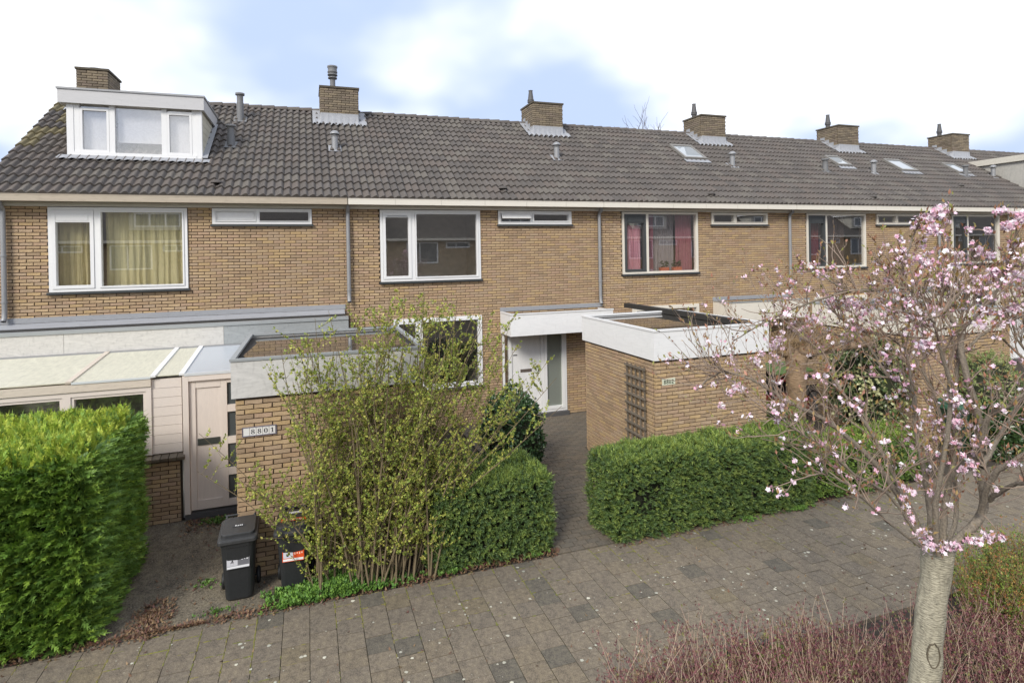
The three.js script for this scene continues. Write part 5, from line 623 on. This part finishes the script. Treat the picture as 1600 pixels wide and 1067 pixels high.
{ // garden clutter between the sheds
  const t = thing('storage_box', 'red storage box with dark open front and green cover between the sheds', 'box', [15.95, 0, 2.2]); const red = M({ color: [0.22, 0.018, 0.02], roughness: 0.45, map: oldPaint }); mesh('lower_panel', box(-0.5, 0.5, 0.12, 0.48, -0.25, 0.25), red, t); mesh('base', box(-0.48, 0.48, 0, 0.118, -0.23, 0.23), blackM, t); mesh('back_panel', box(-0.48, 0.48, 0.482, 1.05, -0.25, -0.2), blackM, t); mesh('rail', box(-0.5, 0.5, 0.88, 0.96, 0.16, 0.22), red, t); for (const x of [-0.46, 0.46]) mesh('post', box(x - 0.03, x + 0.03, 0.482, 1.08, 0.1, 0.15), greyDark, t); mesh('cover', rodBox([0, 1.22, -0.3], [0, 1.09, 0.36], 1.12, 0.025), M({ color: [0.09, 0.16, 0.04], map: oldPaint, roughness: 0.7 }), t); mesh('white_lamp', new THREE.SphereGeometry(0.06, 12, 8).translate(0.2, 0.72, 0.1), whiteM, t); mesh('lamp_bracket', box(0.185, 0.215, 0.482, 0.665, 0.085, 0.115), greyDark, t);
  const b = thing('bicycle', 'black bicycle parked against the far shed side wall', 'bicycle', [16.5, 0, 2.2]); b.rotation.y = 1.35; const wheel = (x) => { const w = sub('wheel', b, [x, 0.34, 0]); mesh('tyre', new THREE.TorusGeometry(0.32, 0.02, 8, 32), blackM, w); mesh('spokes', merge(Array.from({ length: 14 }, (_, i) => new THREE.CylinderGeometry(0.002, 0.002, 0.62, 4).rotateZ(i * Math.PI / 14))), zinc, w); }; wheel(-0.52); wheel(0.55);
  mesh('frame', merge([tube([[-0.52, 0.34, 0], [-0.05, 0.3, 0], [0.35, 0.78, 0], [-0.15, 0.72, 0], [-0.05, 0.3, 0]], 0.018, 0.018, 8), tube([[-0.52, 0.34, 0], [-0.15, 0.72, 0], [-0.2, 0.92, 0]], 0.014, 0.014, 8), tube([[0.55, 0.34, 0], [0.36, 0.8, 0], [0.33, 1.02, 0]], 0.016, 0.016, 8)]), blackM, b); mesh('handlebar', tube([[0.2, 1.0, -0.28], [0.32, 1.04, -0.2], [0.35, 1.04, 0], [0.32, 1.04, 0.2], [0.2, 1.0, 0.28]], 0.012, 0.012, 8), zinc, b); mesh('saddle', new THREE.SphereGeometry(0.1, 12, 8).scale(1.3, 0.4, 0.8).translate(-0.22, 0.95, 0), blackM, b); mesh('mudguard', new THREE.TorusGeometry(0.36, 0.018, 6, 16, 2.2).rotateZ(0.5).translate(0.55, 0.34, 0), zinc, b); mesh('pedals', merge([box(-0.11, -0.01, 0.2, 0.22, 0.05, 0.14), box(-0.09, 0.01, 0.38, 0.4, -0.14, -0.05)]), blackM, b);
}
// ---------------------------------------------------------------- the row across the street, mirrored in the panes
for (let k = 0; k < 19; k++) {
  R = mul(700 + k); const X = -25.3 + k * W, Z = 29, t = thing('opposite_house', 'brick house across the street behind the viewer, seen only as a reflection', 'house', [X, -0.2, Z], 'houses across the street'), bm = M({ color: [0.42, 0.31, 0.19], map: brickMap, roughness: 0.95 });
  const P = (n, g, m) => mesh(n, g.translate(0, 0.2, 0), m, t); P('wall', box(0, W, -0.2, 5.1, 0, 0.25), bm); P('rear_wall', box(0, W, -0.2, 5.1, 7.6, 7.85), bm); P('roof', merge([rodBox([W / 2, 5.1, -0.3], [W / 2, 8.0, 3.9], W, 0.12), rodBox([W / 2, 5.1, 8.1], [W / 2, 8.0, 3.93], W, 0.12)]), tileM[0]); P('gutter', box(0, W, 5.05, 5.22, -0.38, -0.05), creamM);
  for (const [a, b, c, d] of [[0.7, 3.0, 3.4, 4.95], [3.6, 5.4, 4.5, 4.95], [0.9, 3.0, 0.9, 2.5]]) { P('window_frame', frameGeo(a, b, c, d, 0.09, -0.05, -0.002, [[a + (b - a) * 0.4, a + (b - a) * 0.4 + 0.08]]), whiteM); P('window_pane', box(a + 0.09, b - 0.09, c + 0.09, d - 0.09, -0.02, -0.012), M({ color: [0.12, 0.13, 0.14], roughness: 0.08 })); }
  if (k % 2 === 1) { P('dormer', box(1.6, 4.8, 5.9, 7.1, 0.6, 3.0), M({ color: [0.55, 0.54, 0.5], map: oldPaint })); P('dormer_roof', box(1.4, 5.0, 7.1, 7.35, 0.4, 3.4), whiteM); P('dormer_frame', frameGeo(1.9, 4.5, 6.1, 7.0, 0.09, 0.54, 0.598, [[2.7, 2.8], [3.6, 3.7]]), whiteM); P('dormer_pane', box(1.98, 4.42, 6.18, 6.92, 0.57, 0.58), M({ color: [0.14, 0.15, 0.16], roughness: 0.08 })); }
}
scene.traverse((o) => { if (o.isMesh) o.castShadow = o.receiveShadow = true; });
renderer.render(scene, camera);
